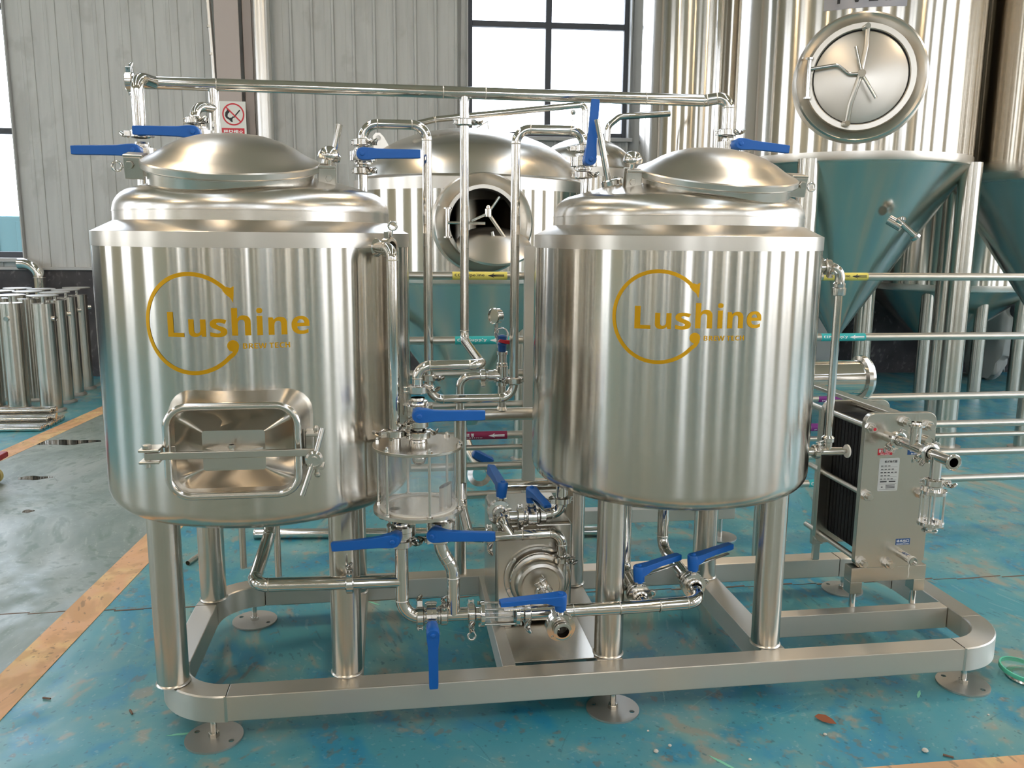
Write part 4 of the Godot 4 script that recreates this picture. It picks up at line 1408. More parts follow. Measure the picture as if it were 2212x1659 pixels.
# ---------------------------------------------------------------- glass grant between the vessels
func grant() -> void:
	var c := Vector3(1.074, 0, -0.035)
	var o := thing("sight_vessel", "small glass cylinder vessel between two steel discs in front of the mash vessel", "glass vessel", "", c)
	var yt := P(903, 958, -0.035).y
	var yb := P(903, 1088, -0.035).y - 0.006
	var R := 0.133
	part(o, "top_disc", MB.new().lathe(T(Vector3(0, yt, 0)), [Vector2(0, -0.009), Vector2(R - 0.001, -0.009), Vector2(R, -0.008), Vector2(R, -0.001), Vector2(R - 0.001, 0), Vector2(0, 0)], 64), M.steel_plate)
	var hq := P(853, 1092, -0.035) - c
	part(o, "bottom_disc", MB.new().holed(T(Vector3(0, yb - 0.01, 0), FLAT), circle(R, 72), [[Vector2(hq.x, -0.02), 0.0165]], 0.01), M.steel_plate)
	part(o, "glass_cylinder", MB.new().lathe(Transform3D(), [Vector2(0.110, yb), Vector2(0.110, yt - 0.009)], 64), M.glass)
	part(o, "glass_cylinder", MB.new().lathe(Transform3D(), [Vector2(0.104, yb), Vector2(0.104, yt - 0.009)], 64), M.glass)
	for y in [yb + 0.0015, yt - 0.0105]:
		part(o, "seal_ring", MB.new().lathe(T(Vector3(0, y, 0)), [Vector2(0.1005, -0.002), Vector2(0.1135, -0.002), Vector2(0.1135, 0.002), Vector2(0.1005, 0.002), Vector2(0.1005, -0.002)], 48), M.silicone)
	for i in 6:
		var a := deg_to_rad(17 + i * 60)
		var q := Vector3(cos(a), 0, sin(a)) * 0.1235
		var t := part(o, "tie_rod", MB.new().cyl(q + Vector3(0, yb, 0), q + Vector3(0, yt + 0.004, 0), 0.0042, 10), M.steel_polished)
		var cap := MB.new()
		cap.nut(T(q + Vector3(0, yt, 0), Basis(Vector3(1, 0, 0), -PI / 2)), 0.0085, 0.006)
		cap.ball(q + Vector3(0, yt + 0.008, 0), 0.0062, 10)
		part(t, "cap_nut", cap, M.steel_polished)
		part(t, "lower_nut", MB.new().nut(T(q + Vector3(0, yb, 0), Basis(Vector3(1, 0, 0), -PI / 2)), 0.0085, 0.005), M.steel_polished)
	# spray ball under the lid, outlet hole and standing overflow tube
	var sb := Vector3(0.003, yt - 0.045, 0.0)
	part(o, "spray_ball", MB.new().ball(sb, 0.021, 18).cyl(sb, Vector3(sb.x, yt - 0.009, sb.z), 0.0095, 12), M.steel_polished)
	var tq := P(962, 1080, -0.035) - c
	var tb := MB.new()
	tb.tube([Vector3(tq.x, yb, 0.01), Vector3(tq.x, yb + 0.055, 0.01)], 0.0188, 22, false)
	tb.tube([Vector3(tq.x, yb, 0.01), Vector3(tq.x, yb + 0.055, 0.01)], 0.0175, 22, false)
	# slanted lip
	var s := tb.v.size()
	for k in 25:
		var an := TAU * k / 24
		var dx := Vector3(cos(an), 0, sin(an))
		var yy := yb + 0.064 + cos(an) * 0.009
		tb.put(Vector3(tq.x, yb + 0.055, 0.01) + dx * 0.0188, dx)
		tb.put(Vector3(tq.x, yy, 0.01) + dx * 0.0188, dx)
		tb.put(Vector3(tq.x, yy, 0.01) + dx * 0.0175, -dx)
		tb.put(Vector3(tq.x, yb + 0.055, 0.01) + dx * 0.0175, -dx)
	for k in 24:
		tb.quad(s + 4 * k, s + 4 * k + 1, s + 4 * k + 5, s + 4 * k + 4)
		tb.quad(s + 4 * k + 2, s + 4 * k + 3, s + 4 * k + 7, s + 4 * k + 6)
	part(o, "overflow_tube", tb, M.steel_satin)
	# ferrule sockets on top
	var f1 := P(853, 945, -0.035) - c
	var sk := MB.new()
	sk.cyl(Vector3(f1.x, yt, 0), Vector3(f1.x, yt + 0.03, 0), 0.0185, 20)
	sk.lathe(T(Vector3(0.001, yt, 0)), [Vector2(0.028, 0), Vector2(0.028, 0.008), Vector2(0.0265, 0.014), Vector2(0.019, 0.016), Vector2(0.019, 0.02)], 24)
	part(o, "socket", sk, M.steel_polished)
	var sk2 := MB.new()
	sk2.cyl(Vector3(hq.x, yb - 0.04, 0.012), Vector3(hq.x, yb - 0.01, 0.02), 0.019, 20, -1, false)
	sk2.cyl(Vector3(tq.x, yb - 0.04, 0), Vector3(tq.x, yb - 0.01, 0), 0.019, 20)
	part(o, "outlet_socket", sk2, M.steel_polished)

# ---------------------------------------------------------------- pump
func pump() -> void:
	var c := Vector3(1.492, 0.331, -0.30)
	var o := thing("wort_pump", "stainless centrifugal pump with a boxed motor on the skid plate", "pump", "", Vector3(c.x, 0.157, c.z))
	var dy := c.y - 0.157
	# motor cover: folded sheet, tapering at the back
	var m := MB.new()
	m.box(T(Vector3(-0.012, 0.188, -0.235)), Vector3(0.268, 0.366, 0.36), 0.012)
	part(o, "motor_cover", m, M.steel_plate)
	var ax := Basis(Vector3(1, 0, 0), PI / 2)
	part(o, "back_flange", MB.new().lathe(T(Vector3(0, dy, -0.055), ax), [Vector2(0, 0), Vector2(0.118, 0), Vector2(0.118, 0.008), Vector2(0.116, 0.010), Vector2(0.09, 0.011), Vector2(0.085, 0.03)], 48), M.steel_plate)
	for i in 6:
		var a := 0.35 + TAU * i / 6
		part(o, "flange_bolt", MB.new().nut(T(Vector3(cos(a) * 0.109, dy + sin(a) * 0.109, -0.045)), 0.008, 0.007), M.steel_cast)
	part(o, "casing", MB.new().lathe(T(Vector3(0, dy, -0.04), ax), [Vector2(0.085, 0.0), Vector2(0.085, 0.012), Vector2(0.1, 0.014), Vector2(0.1, 0.026), Vector2(0.094, 0.029), Vector2(0.088, 0.03), Vector2(0.088, 0.044), Vector2(0.086, 0.054), Vector2(0.08, 0.062), Vector2(0.07, 0.066), Vector2(0.064, 0.064), Vector2(0.0635, 0.0605), Vector2(0.02, 0.0605)], 56), M.steel_satin)
	part(o, "casing_clamp", MB.new().lathe(T(Vector3(0, dy, -0.04), ax), [Vector2(0.1005, 0.012), Vector2(0.1025, 0.014), Vector2(0.1025, 0.024), Vector2(0.1005, 0.027)], 56), M.steel_polished)
	part(o, "inlet", MB.new().lathe(T(Vector3(0, dy, 0.02), ax), [Vector2(PR, -0.01), Vector2(PR, 0.045), Vector2(0.0252, 0.05), Vector2(0.0252, 0.056)], 24), M.steel_polished)
	var d := P(1213, 1205, -0.30) - o.position
	part(o, "outlet", MB.new().cyl(Vector3(d.x, dy - 0.01, -0.01), Vector3(d.x, d.y - 0.012, -0.01), PR - 0.001, 20), M.steel_satin)
	var ft := MB.new()
	for x in [-0.11, 0.09]:
		ft.box(T(Vector3(x, 0.003, -0.075)), Vector3(0.04, 0.004, 0.05), 0.001)
		ft.nut(T(Vector3(x, 0.005, -0.075), Basis(Vector3(1, 0, 0), -PI / 2)), 0.008, 0.007)
	part(o, "mounting_foot", ft, M.steel_satin)
	clamp_on(o, Vector3(0, dy, 0.073), Vector3(0, 0, 1), Vector3(-0.5, 0.8, 0), 0.031)

# ---------------------------------------------------------------- plate heat exchanger
func exchanger() -> void:
	var xa := 2.656
	var xb := 2.93
	var cx := (xa + xb) / 2
	var zf := -0.325
	var o := thing("heat_exchanger", "plate heat exchanger with stainless end plates and black gasketed plate pack", "heat exchanger", "", Vector3(cx, 0.157, -0.5))
	var hw := (xb - xa) / 2
	var yb := 0.318 - 0.157
	var yt := 0.894 - 0.157
	var fz := zf + 0.5
	var fp := MB.new().prism(T(Vector3(0, (yb + yt) / 2, fz - 0.022)), rrect(2 * hw, yt - yb, 0.035, 6), 0.022, true, 0.002)
	var front := part(o, "front_plate", fp, M.steel_plate)
	var rz := -0.615 + 0.5
	part(o, "rear_plate", MB.new().prism(T(Vector3(0, (yb + yt) / 2 - 0.01, rz - 0.022)), rrect(2 * hw, yt - yb, 0.035, 6), 0.022, true, 0.002), M.steel_plate)
	# plates and gaskets of the pack
	var n := 44
	var one := MB.new().prism(Transform3D(), rrect(2 * hw - 0.098, yt - yb - 0.09, 0.02, 4), 0.0035, true).mesh()
	var two := MB.new().prism(Transform3D(), rrect(2 * hw - 0.118, yt - yb - 0.11, 0.02, 4), 0.0027, true).mesh()
	for i in n:
		var z: float = lerpf(rz, fz - 0.0285, float(i) / n)
		var pl := part(o, "gasket" if i % 4 else "heat_plate", one if i % 4 else two, M.gasket if i % 4 else M.steel_satin)
		pl.position = Vector3(0, (yb + yt) / 2 - 0.012, z)
	# guide rail on top and tie bolts
	var rail := MB.new().box(T(Vector3(0, yt - 0.012, -0.14)), Vector3(0.05, 0.016, 0.62), 0.003)
	part(o, "guide_rail", rail, M.steel_satin)
	part(o, "rear_post", MB.new().box(T(Vector3(-0.02, 0.36, -0.315)), Vector3(0.05, 0.58, 0.025), 0.003).box(T(Vector3(-0.02, 0.04, -0.315)), Vector3(0.03, 0.08, 0.02), 0.003), M.steel_satin)
	for b in [P(1886, 926, zf + 0.022), P(1960, 913, zf + 0.022), P(2011, 922, zf + 0.022), P(1877, 1073, zf + 0.022), P(1996, 1069, zf + 0.022), P(1866, 1218, zf + 0.022), P(1923, 1220, zf + 0.022)]:
		var q: Vector3 = b - o.position
		var rod := part(o, "tie_bolt", MB.new().cyl(Vector3(q.x, q.y, -0.24 if q.x < -0.05 else -0.16), Vector3(q.x, q.y, fz + 0.034), 0.0105, 14), M.steel_satin)
		var nt := MB.new()
		nt.lathe(T(Vector3(q.x, q.y, fz), Basis(Vector3(1, 0, 0), PI / 2)), [Vector2(0.021, 0), Vector2(0.021, 0.003), Vector2(0, 0.003)], 20)
		nt.nut(T(Vector3(q.x, q.y, fz + 0.003)), 0.0185, 0.016)
		part(rod, "nut", nt, M.steel_cast)
	part(o, "bolt_mark", MB.new().lathe(T(P(1886, 926, zf + 0.022) - o.position + Vector3(0, 0, 0.0125), Basis(Vector3(1, 0, 0), PI / 2)), [Vector2(0.006, 0), Vector2(0, 0.0003)], 10), M.sign_red)
	# stand
	var sx := P(1843, 1270, zf).x - cx
	var st := MB.new()
	st.box(T(Vector3(0.005, 0.133, fz - 0.028)), Vector3(2 * hw + 0.022, 0.056, 0.05), 0.002)
	for s in [-1, 1]:
		st.box(T(Vector3(0.005 + s * (hw - 0.012), 0.083, fz - 0.028)), Vector3(0.046, 0.046, 0.05), 0.002)
	part(o, "stand", st, M.steel_plate)
	for s in [-1, 1]:
		part(o, "stand_leg", MB.new().cyl(Vector3(0.005 + s * (hw - 0.016), 0.0015, fz - 0.03), Vector3(0.005 + s * (hw - 0.016), 0.065, fz - 0.03), 0.0115, 16), M.steel_polished)
	# ports of the front plate
	var p1 := P(1915, 942, zf) - o.position
	part(o, "port", MB.new().tube([Vector3(p1.x, p1.y, fz), Vector3(p1.x, p1.y, fz + 0.055)], 0.0185, 20, true, 0.0165), M.steel_polished)
	var p2 := P(1990, 948, zf) - o.position
	part(o, "port", MB.new().tube([Vector3(p2.x, p2.y, fz), Vector3(p2.x, p2.y, fz + 0.05)], 0.0185, 20, true, 0.0155), M.steel_polished)
	var p3 := P(1944, 1195, zf) - o.position
	part(o, "port", MB.new().tube([Vector3(p3.x, p3.y, fz), Vector3(p3.x, p3.y, fz + 0.085)], 0.0155, 20, true, 0.0125), M.steel_polished)
	var tp := part(o, "thread_tape", MB.new().lathe(T(Vector3(p3.x, p3.y, fz + 0.07), Basis(Vector3(1, 0, 0), PI / 2)), [Vector2(0.0162, 0), Vector2(0.0166, 0.002), Vector2(0.0166, 0.010), Vector2(0.0162, 0.012)], 18), M.silicone, "white sealing tape")
	part(tp, "loose_end", MB.new().tube([Vector3(p3.x - 0.012, p3.y - 0.012, fz + 0.078), Vector3(p3.x - 0.015, p3.y - 0.03, fz + 0.08), Vector3(p3.x - 0.012, p3.y - 0.045, fz + 0.079), Vector3(p3.x - 0.014, p3.y - 0.06, fz + 0.08)], 0.0014, 6), M.silicone)
	# stickers and maker's plate
	var f := fz + 0.0003
	sticker(front, P(1912, 976, zf) - o.position, f, 0.056, 0.024, M.sign_red, ["mai", "zhi", "chu", "kou"], "Wort outlet", "red sticker for the wort outlet")
	sticker(front, P(1976, 975, zf) - o.position, f, 0.056, 0.024, M.sticker_blue, ["bing", "shui", "kou"], "Ice water", "blue sticker behind the valve")
	sticker(front, P(1950, 1170, zf) - o.position, f, 0.056, 0.024, M.sticker_blue, ["bing", "shui", "chu", "kou"], "Ice water outlet", "blue sticker for the chilled water outlet")
	var a := P(1919, 1025, zf) - o.position
	var np := MB.new().prism(T(Vector3(a.x, a.y, f - 0.0002)), rrect(0.078, 0.122, 0.005, 4), 0.0007)
	var pl := part(front, "name_plate", np, M.nameplate, "pale maker's plate with fine print")
	var tx := MB.new()
	lay(tx, strokes(["ban", "shi", "huan", "re", "qi"], 0.0088, 1.12, 0.13), Vector3(a.x + 0.006, a.y + 0.048, f + 0.0008))
	for i in 5:
		var y := a.y + 0.032 - i * 0.012
		tx.box(T(Vector3(a.x, y - 0.004, f + 0.0007)), Vector3(0.064, 0.0005, 0.0001))
		for k in 3 + i % 3:
			tx.box(T(Vector3(a.x - 0.027 + k * 0.0135 + 0.001 * (i % 2), y, f + 0.0007)), Vector3(0.009, 0.0028, 0.0001))
	tx.box(T(Vector3(a.x - 0.018, a.y - 0.026, f + 0.0007)), Vector3(0.026, 0.0042, 0.0001))
	tx.box(T(Vector3(a.x + 0.016, a.y - 0.026, f + 0.0007)), Vector3(0.026, 0.0042, 0.0001))
	for s in [[0, 0.0105, 0.066, 0.0006], [0, -0.0105, 0.066, 0.0006]]:
		tx.box(T(Vector3(a.x, a.y - 0.045 + s[1], f + 0.0007)), Vector3(s[2], s[3], 0.0001))
	for i in 3:
		tx.box(T(Vector3(a.x + 0.01, a.y - 0.0395 - i * 0.005, f + 0.0007)), Vector3(0.036, 0.0024, 0.0001))
	tx.box(T(Vector3(a.x - 0.022, a.y - 0.046, f + 0.0007)), Vector3(0.007, 0.003, 0.0001))
	part(pl, "print", tx, M.print_black)

func lay(into: MB, m: Mesh, at: Vector3) -> void:
	for s in m.get_surface_count():
		var a := m.surface_get_arrays(s)
		var vs: PackedVector3Array = a[Mesh.ARRAY_VERTEX]
		var ids: PackedInt32Array = a[Mesh.ARRAY_INDEX] if a[Mesh.ARRAY_INDEX] != null else PackedInt32Array(range(vs.size()))
		var b := into.v.size()
		for p in vs:
			into.put(at + Vector3(p.x, p.y, 0), Vector3(0, 0, 1))
		for i in range(0, ids.size(), 3):
			into.tri(b + ids[i], b + ids[i + 1], b + ids[i + 2])

func sticker(parent: Node3D, at: Vector3, z: float, w: float, h: float, m: Material, chars: Array, small: String, label: String) -> void:
	var s := part(parent, "sticker", MB.new().box(T(Vector3(at.x, at.y, z)), Vector3(w, h, 0.0006)), m, label)
	var t := MB.new()
	lay(t, strokes(chars, 0.0115, 1.1, 0.13), Vector3(at.x, at.y + 0.003, z + 0.0006))
	var tm := text_mesh(small, 0.0052)
	lay(t, tm, Vector3(at.x, at.y - 0.008, z + 0.0006))
	part(s, "print", t, M.print_white)

# ---------------------------------------------------------------- pipework of the skid
func V(x: float, y: float, z: float) -> Vector3:
	return Vector3(x, y, z)

# upright or lying sight glass between two bolted flanges
func sight_glass(label: String, a: Vector3, b: Vector3, R := 0.039, tr := PR) -> void:
	var o := thing("sight_glass", label, "sight glass", "", a)
	var d := b - a
	var l := d.length()
	var bs := MB.up_to(d)
	var f := MB.new()
	part(o, "flange", MB.new().lathe(T(Vector3.ZERO, bs), [Vector2(tr, -0.024), Vector2(0.0252, -0.022), Vector2(0.0252, -0.016), Vector2(tr + 0.001, -0.013), Vector2(tr + 0.001, 0), Vector2(R - 0.001, 0), Vector2(R, 0.001), Vector2(R, 0.011), Vector2(R - 0.001, 0.012), Vector2(0.02, 0.012)], 32), M.steel_polished)
	part(o, "flange", MB.new().lathe(T(bs * Vector3(0, l, 0), bs), [Vector2(0.02, -0.012), Vector2(R - 0.001, -0.012), Vector2(R, -0.011), Vector2(R, -0.001), Vector2(R - 0.001, 0), Vector2(tr + 0.001, 0), Vector2(tr + 0.001, 0.013), Vector2(0.0252, 0.016), Vector2(0.0252, 0.022), Vector2(tr, 0.024)], 32), M.steel_polished)
	part(o, "glass_tube", MB.new().lathe(T(Vector3.ZERO, bs), [Vector2(0.0235, 0.011), Vector2(0.0235, l - 0.011)], 32), M.glass)
	for i in 4:
		var an := PI / 4 + i * PI / 2
		var q := bs * Vector3(cos(an) * R * 0.84, 0, sin(an) * R * 0.84)
		var rod := part(o, "tie_rod", MB.new().cyl(q - bs.y * 0.007, q + bs.y * (l + 0.007), 0.0036, 10), M.steel_polished)
		part(rod, "nut", MB.new().nut(T(q - bs.y * 0.007, bs * Basis(Vector3(1, 0, 0), -PI / 2)), 0.0068, 0.006), M.steel_cast)
		part(rod, "nut", MB.new().nut(T(q + bs.y * (l + 0.001), bs * Basis(Vector3(1, 0, 0), -PI / 2)), 0.0068, 0.006), M.steel_cast)

func pipework() -> void:
	var zf := -0.037
	# overhead line and its drops
	var yo := 1.98
	var zo := -0.62
	var xl := P(285, 172, zo).x
	var xr := P(1535, 219, zo).x
	var dl := P(303, 290, -0.52)
	var dr := P(1568, 295, -0.60)
	var o := pipe("long overhead steel pipe joining the tops of both vessels", [V(xl, yo, zo), V(xr - 0.02, yo, zo), V(dr.x, yo + 0.012, zo + 0.03), V(dr.x, dr.y, zo + 0.03)], PR, 0.042)
	clamp_on(o, V(xl - 0.006, yo, zo), V(1, 0, 0), V(0, 1, 0.2), 0.0315)
	part(o, "end_cap", MB.new().lathe(T(V(xl - 0.006, yo, zo), MB.up_to(V(-1, 0, 0))), [Vector2(0.0252, -0.004), Vector2(0.0252, 0.006), Vector2(0, 0.007)], 24), M.steel_polished)
	part(o, "branch", MB.new().tube(bend([V(P(336, 175, zo).x, yo, zo), V(dl.x, yo, -0.52), V(dl.x, dl.y, -0.52)], 0.04), PR - 0.001, 20), M.steel_polished)
	clamp_on(o, V(dl.x, dl.y, -0.52), V(0, 1, 0), V(-1, 0, 0.3))
	var x2 := P(463, 240, zo).x
	var e2 := P(430, 255, -0.62)
	part(o, "branch", MB.new().tube([V(x2, yo, zo), V(x2, 1.80, zo)], PS, 18), M.steel_polished)
	part(o, "branch", MB.new().tube(bend([V(x2, 1.905, zo), V(e2.x, 1.905, zo + 0.06), V(e2.x, 1.858, zo + 0.06)], 0.038), PS, 18), M.steel_polished)
	clamp_on(o, V(e2.x, 1.858, zo + 0.06), V(0, 1, 0), V(1, 0, 0.4), 0.029)
	clamp_on(o, V(dr.x, dr.y + 0.012, zo + 0.03), V(0, 1, 0), V(1, 0, 0.3))
	var xm := 1.262
	part(o, "branch", MB.new().tube([V(xm, yo, zo), V(xm, 1.885, zo)], PS, 18), M.steel_polished)
	clamp_on(o, V(xm, 1.883, zo), V(0, 1, 0), V(1, 0, -0.35), 0.03)
	for x in [0.45, 1.19, 1.335, 1.9]:
		part(o, "weld_bead", MB.new().lathe(T(V(x, yo, zo), MB.up_to(V(1, 0, 0))), [Vector2(PR, -0.002), Vector2(PR + 0.0008, 0), Vector2(PR, 0.002)], 20), M.steel_satin)
	valve("blue-handled valve behind the mash vessel's lid, its lever reaching past the lid hinge", V(dl.x + 0.003, dl.y - 0.058, -0.52), V(0, 1, 0), V(0, 0, 1), V(-1, -0.02, 0))
	valve("blue-handled valve behind the mash vessel's lid on the hooked branch pipe", V(e2.x + 0.012, 1.812, zo + 0.06), V(0, 1, 0), V(0, 0, 1), V(-1, 0.0, 0))
	valve("blue-handled valve behind the kettle's lid under the end of the overhead pipe", V(dr.x + 0.01, dr.y - 0.035, zo + 0.03), V(0, 1, 0), V(0, 0, 1), V(1, -0.09, 0))

	# drop from the overhead line, forward over the glass vessel and down into it
	var gx := 1.075
	var gy := P(905, 838, zf).y
	var d := pipe("steel drop pipe that bends forward and down into the glass vessel's valve", [V(xm, 1.883, zo), V(xm, 1.130, zo), V(xm, 1.130, zf), V(gx, 1.128, zf), V(gx, gy, zf)], 0.0155, 0.036)
	clamp_on(d, V(gx, gy - 0.003, zf), V(0, 1, 0), V(1, 0, -0.2), 0.032)
	valve("blue-handled valve standing on the glass vessel's lid", V(gx, gy - 0.062, zf), V(0, 1, 0), V(0, 0, 1), V(1, -0.005, 0), 1.04)
	var s1 := thing("pipe", "short chromed spool between the glass vessel's lid and its valve", "pipe")
	var yt := P(903, 958, zf).y
	part(s1, "tube", MB.new().cyl(V(gx, yt + 0.02, zf), V(gx, gy - 0.095, zf), 0.0168, 22, -1, false), M.steel_polished)
	clamp_on(s1, V(gx, gy - 0.105, zf), V(0, 1, 0), V(-0.8, 0, 1), 0.031)
	clamp_on(s1, V(gx, yt + 0.028, zf), V(0, 1, 0), V(0.8, 0, -1), 0.037)

	# the loop that links both domes
	var zu := -0.50
	var ux := [0.921, 1.128, 1.424, 1.656]
	var yu := 1.855
	var yv := 0.94
	var a1 := pipe("inverted U pipe from the mash vessel's dome down behind the glass vessel", [V(ux[0], 1.80, zu), V(ux[0], yu, zu), V(ux[1], yu, zu), V(ux[1], 1.02, zu)], 0.0158, 0.048)
	clamp_on(a1, V(ux[0], 1.796, zu), V(0, 1, 0), V(1, 0, 0.3), 0.030)
	clamp_on(a1, V(ux[1], 1.018, zu), V(0, 1, 0), V(1, 0, 0.2), 0.030)
	var a2 := pipe("low connecting pipe with upturned ends crossing behind the blue lever", [V(ux[1], 1.014, zu), V(ux[1], yv, zu), V(ux[2], yv, zu), V(ux[2], 1.005, zu)], 0.0158, 0.05)
	var a3 := pipe("inverted U pipe from the kettle's dome down past the pressure gauge", [V(ux[2], 1.005, zu), V(ux[2], yu - 0.004, zu), V(ux[3], yu - 0.004, zu), V(ux[3], 1.795, zu)], 0.0158, 0.048)
	clamp_on(a3, V(ux[2], 1.003, zu), V(0, 1, 0), V(-1, 0, 0.5), 0.030)
	clamp_on(a3, V(ux[3], 1.793, zu), V(0, 1, 0), V(-1, 0, -0.2), 0.030)
	valve("blue-handled valve on the mash vessel's dome stub under the inverted U pipe", V(ux[0], 1.752, zu), V(0, 1, 0), V(0, 0, 1), V(1, 0.01, 0), 1.02, 0.0, 0.0158)
	valve("blue-handled valve on the kettle's dome stub with its lever standing upright", V(ux[3], 1.749, zu), V(0, 1, 0), V(0, 0, 1), V(0.06, 1, 0), 1.06, 0.0, 0.0158)
	for k in [[ux[0], "chromed clamp round the mash vessel's dome stub"], [ux[3], "chromed clamp round the kettle's dome stub"]]:
		var c := thing("tri_clamp", k[1], "pipe clamp", "", V(k[0], 1.706, zu))
		clamp_on(c, V(0, 0, 0), V(0, 1, 0), V(1, 0, 0.4), 0.030)

	# from the mash vessel's side nozzle down to the glass vessel
	var px := P(853, 930, zf).x
	var ph := skin_hit(815, 533, 0.5875)
	var po := V(ph.x - 0.5875, 0, ph.z + 0.41).normalized()
	var yn := P(850, 545, zf).y + 0.012
	var w := pipe("upright pipe from the mash vessel's side nozzle to the glass vessel", [V(ph.x, yn, ph.z) - po * 0.02, V(px, yn, zf), V(px, yt + 0.04, zf)], PS, 0.034)
	clamp_on(w, V(px, yt + 0.033, zf), V(0, 1, 0), V(-1, 0, 0.4), 0.031)
	var nz := V(ph.x, yn, ph.z) + po * 0.042
	clamp_on(w, nz, po, V(0, 1, 0.1), 0.030, false)
	part(w, "nozzle", MB.new().lathe(T(V(ph.x, yn, ph.z), MB.up_to(po)), [Vector2(0.034, -0.012), Vector2(0.024, 0.006), Vector2(PS, 0.016), Vector2(PS, 0.034), Vector2(0.0252, 0.038)], 24), M.steel_cast)
	var eb := MB.new()
	eye_bolt(eb, nz + V(0.008, 0.034, 0.01), V(0.12, 1, 0.05), 0.016, 0.012)
	part(w, "eye_bolt", eb, M.steel_polished)

	# outlets of the glass vessel
	var yb := P(903, 1088, zf).y - 0.016
	var xa := 1.022
	var xb := 1.140
	valve("blue-handled valve under the glass vessel with its lever towards the mash vessel's leg", V(xa, 0.638, zf), V(0, 1, 0), V(-0.25, 0, 1), V(-1, -0.13, 0.1), 1.02)
	valve("blue-handled valve under the glass vessel with its lever towards the pump", V(xb, 0.648, zf), V(0, 1, 0), V(-0.3, 0, 1), V(1, 0.06, 0.25), 1.02)
	for k in [[xa, 0.680, V(-1, 0, 0.6), "chromed clamp above the valve whose lever points to the mash vessel's leg"], [xb, 0.690, V(1, 0, -0.5), "chromed clamp above the valve whose lever points to the pump"]]:
		var c := thing("tri_clamp", k[3], "pipe clamp", "", V(k[0], k[1], zf))
		clamp_on(c, V(0, 0, 0), V(0, 1, 0), k[2], 0.032)
	var yl := 0.360
	var dn := pipe("down pipe under the glass vessel with a side branch and a swept foot", [V(xa, 0.602, zf), V(xa, yl, zf), V(1.078, yl, zf)], PR, 0.055)
	clamp_on(dn, V(xa, 0.596, zf), V(0, 1, 0), V(1, 0, -0.4), 0.0315)
	part(dn, "branch", MB.new().tube([V(0.87, 0.478, zf), V(xa, 0.476, zf)], PR - 0.0005, 20), M.steel_polished)
	clamp_on(dn, V(1.075, yl, zf), V(1, 0, 0), V(0, 1, -0.25), 0.0315)
	var lb := pipe("pipe from under the mash vessel swept round towards the glass vessel's down pipe", [V(0.59, 0.63, -0.41), V(0.59, 0.515, -0.41), V(0.588, 0.485, zf), V(0.87, 0.478, zf)], PR, 0.045)
	clamp_on(lb, V(0.868, 0.478, zf), V(1, 0, 0), V(0, 1, 0.5), 0.0315)
	valve("blue-handled valve on the low line with its lever hanging straight down", V(1.109, yl, zf), V(1, 0, 0), V(0, -0.12, 1), V(0.012, -1, 0), 1.03)
	var sb := pipe("S-bent pipe from the glass vessel's outlet down to the low line", [V(xb - 0.004, 0.612, zf), V(xb - 0.003, 0.572, zf), V(1.176, 0.508, zf), V(1.176, yl, zf)], PR, 0.10)
	clamp_on(sb, V(xb - 0.004, 0.606, zf), V(0, 1, 0), V(-1, 0, 0.5), 0.0315)
	var run := pipe("short run of the low line under the S-bent pipe", [V(1.143, yl, zf), V(1.232, yl, zf)], PR, 0.04)
	clamp_on(run, V(1.147, yl, zf), V(1, 0, 0), V(0, 1, 0.6), 0.0315)
	clamp_on(run, V(1.231, yl, zf), V(1, 0, 0), V(0, -1, 0.25), 0.0315)
	var eb2 := MB.new()
	eye_bolt(eb2, V(1.231, yl - 0.034, zf + 0.012), V(0, -1, 0.1), 0.022, 0.0115)
	part(run, "eye_bolt", eb2, M.steel_polished)
	sight_glass("horizontal sight glass on the low line in front of the pump plate", V(1.258, yl - 0.003, zf), V(1.378, yl - 0.006, zf), 0.041)
	var lg := pipe("long low pipe running in front of the kettle's leg to its bottom valves", [V(1.385, yl - 0.008, zf), V(1.75, yl - 0.01, zf - 0.004), V(1.968, yl - 0.004, zf - 0.004), V(1.972, yl + 0.006, -0.10)], PR, 0.05)
	clamp_on(lg, V(1.403, yl - 0.008, zf), V(1, 0, 0), V(0, -1, 0.4), 0.0315)
	part(lg, "branch", MB.new().tube([V(1.782, yl - 0.01, zf - 0.004), V(1.782, yl - 0.006, -0.075)], PR - 0.001, 20), M.steel_polished)
	part(lg, "branch", MB.new().tube([V(1.487, yl - 0.009, zf), V(1.4885, 0.335, -0.235)], PR - 0.001, 20), M.steel_polished)
	part(lg, "branch", MB.new().tube([V(1.487, yl - 0.009, zf), V(1.490, yl - 0.014, 0.012)], PR - 0.001, 20), M.steel_polished)
	for x in [1.55, 1.70, 1.83]:
		part(lg, "weld_bead", MB.new().lathe(T(V(x, yl - 0.0095, zf - 0.001), MB.up_to(V(1, 0, 0))), [Vector2(PR, -0.002), Vector2(PR + 0.0008, 0), Vector2(PR, 0.002)], 20), M.steel_satin)
	valve("open-ended valve pointing forward from the low line with a blue lever on top", V(1.492, yl - 0.016, 0.046), V(-0.05, 0.1, -1), V(-0.03, 1, 0.05), V(-1, 0.02, 0.1), 1.04, 0.0, PR, true)
	valve("blue-handled valve under the kettle beside its front leg", V(1.782, 0.355, -0.108), V(0, 0, 1), V(-0.02, 1, 0.0), V(1, 0.0, -0.42), 0.95, 0.004)
	valve("blue-handled valve under the kettle at the elbow of the long low pipe", V(1.974, 0.372, -0.138), V(0, 0, 1), V(-0.02, 1, 0.0), V(1, 0.0, -0.42), 0.95, 0.004)
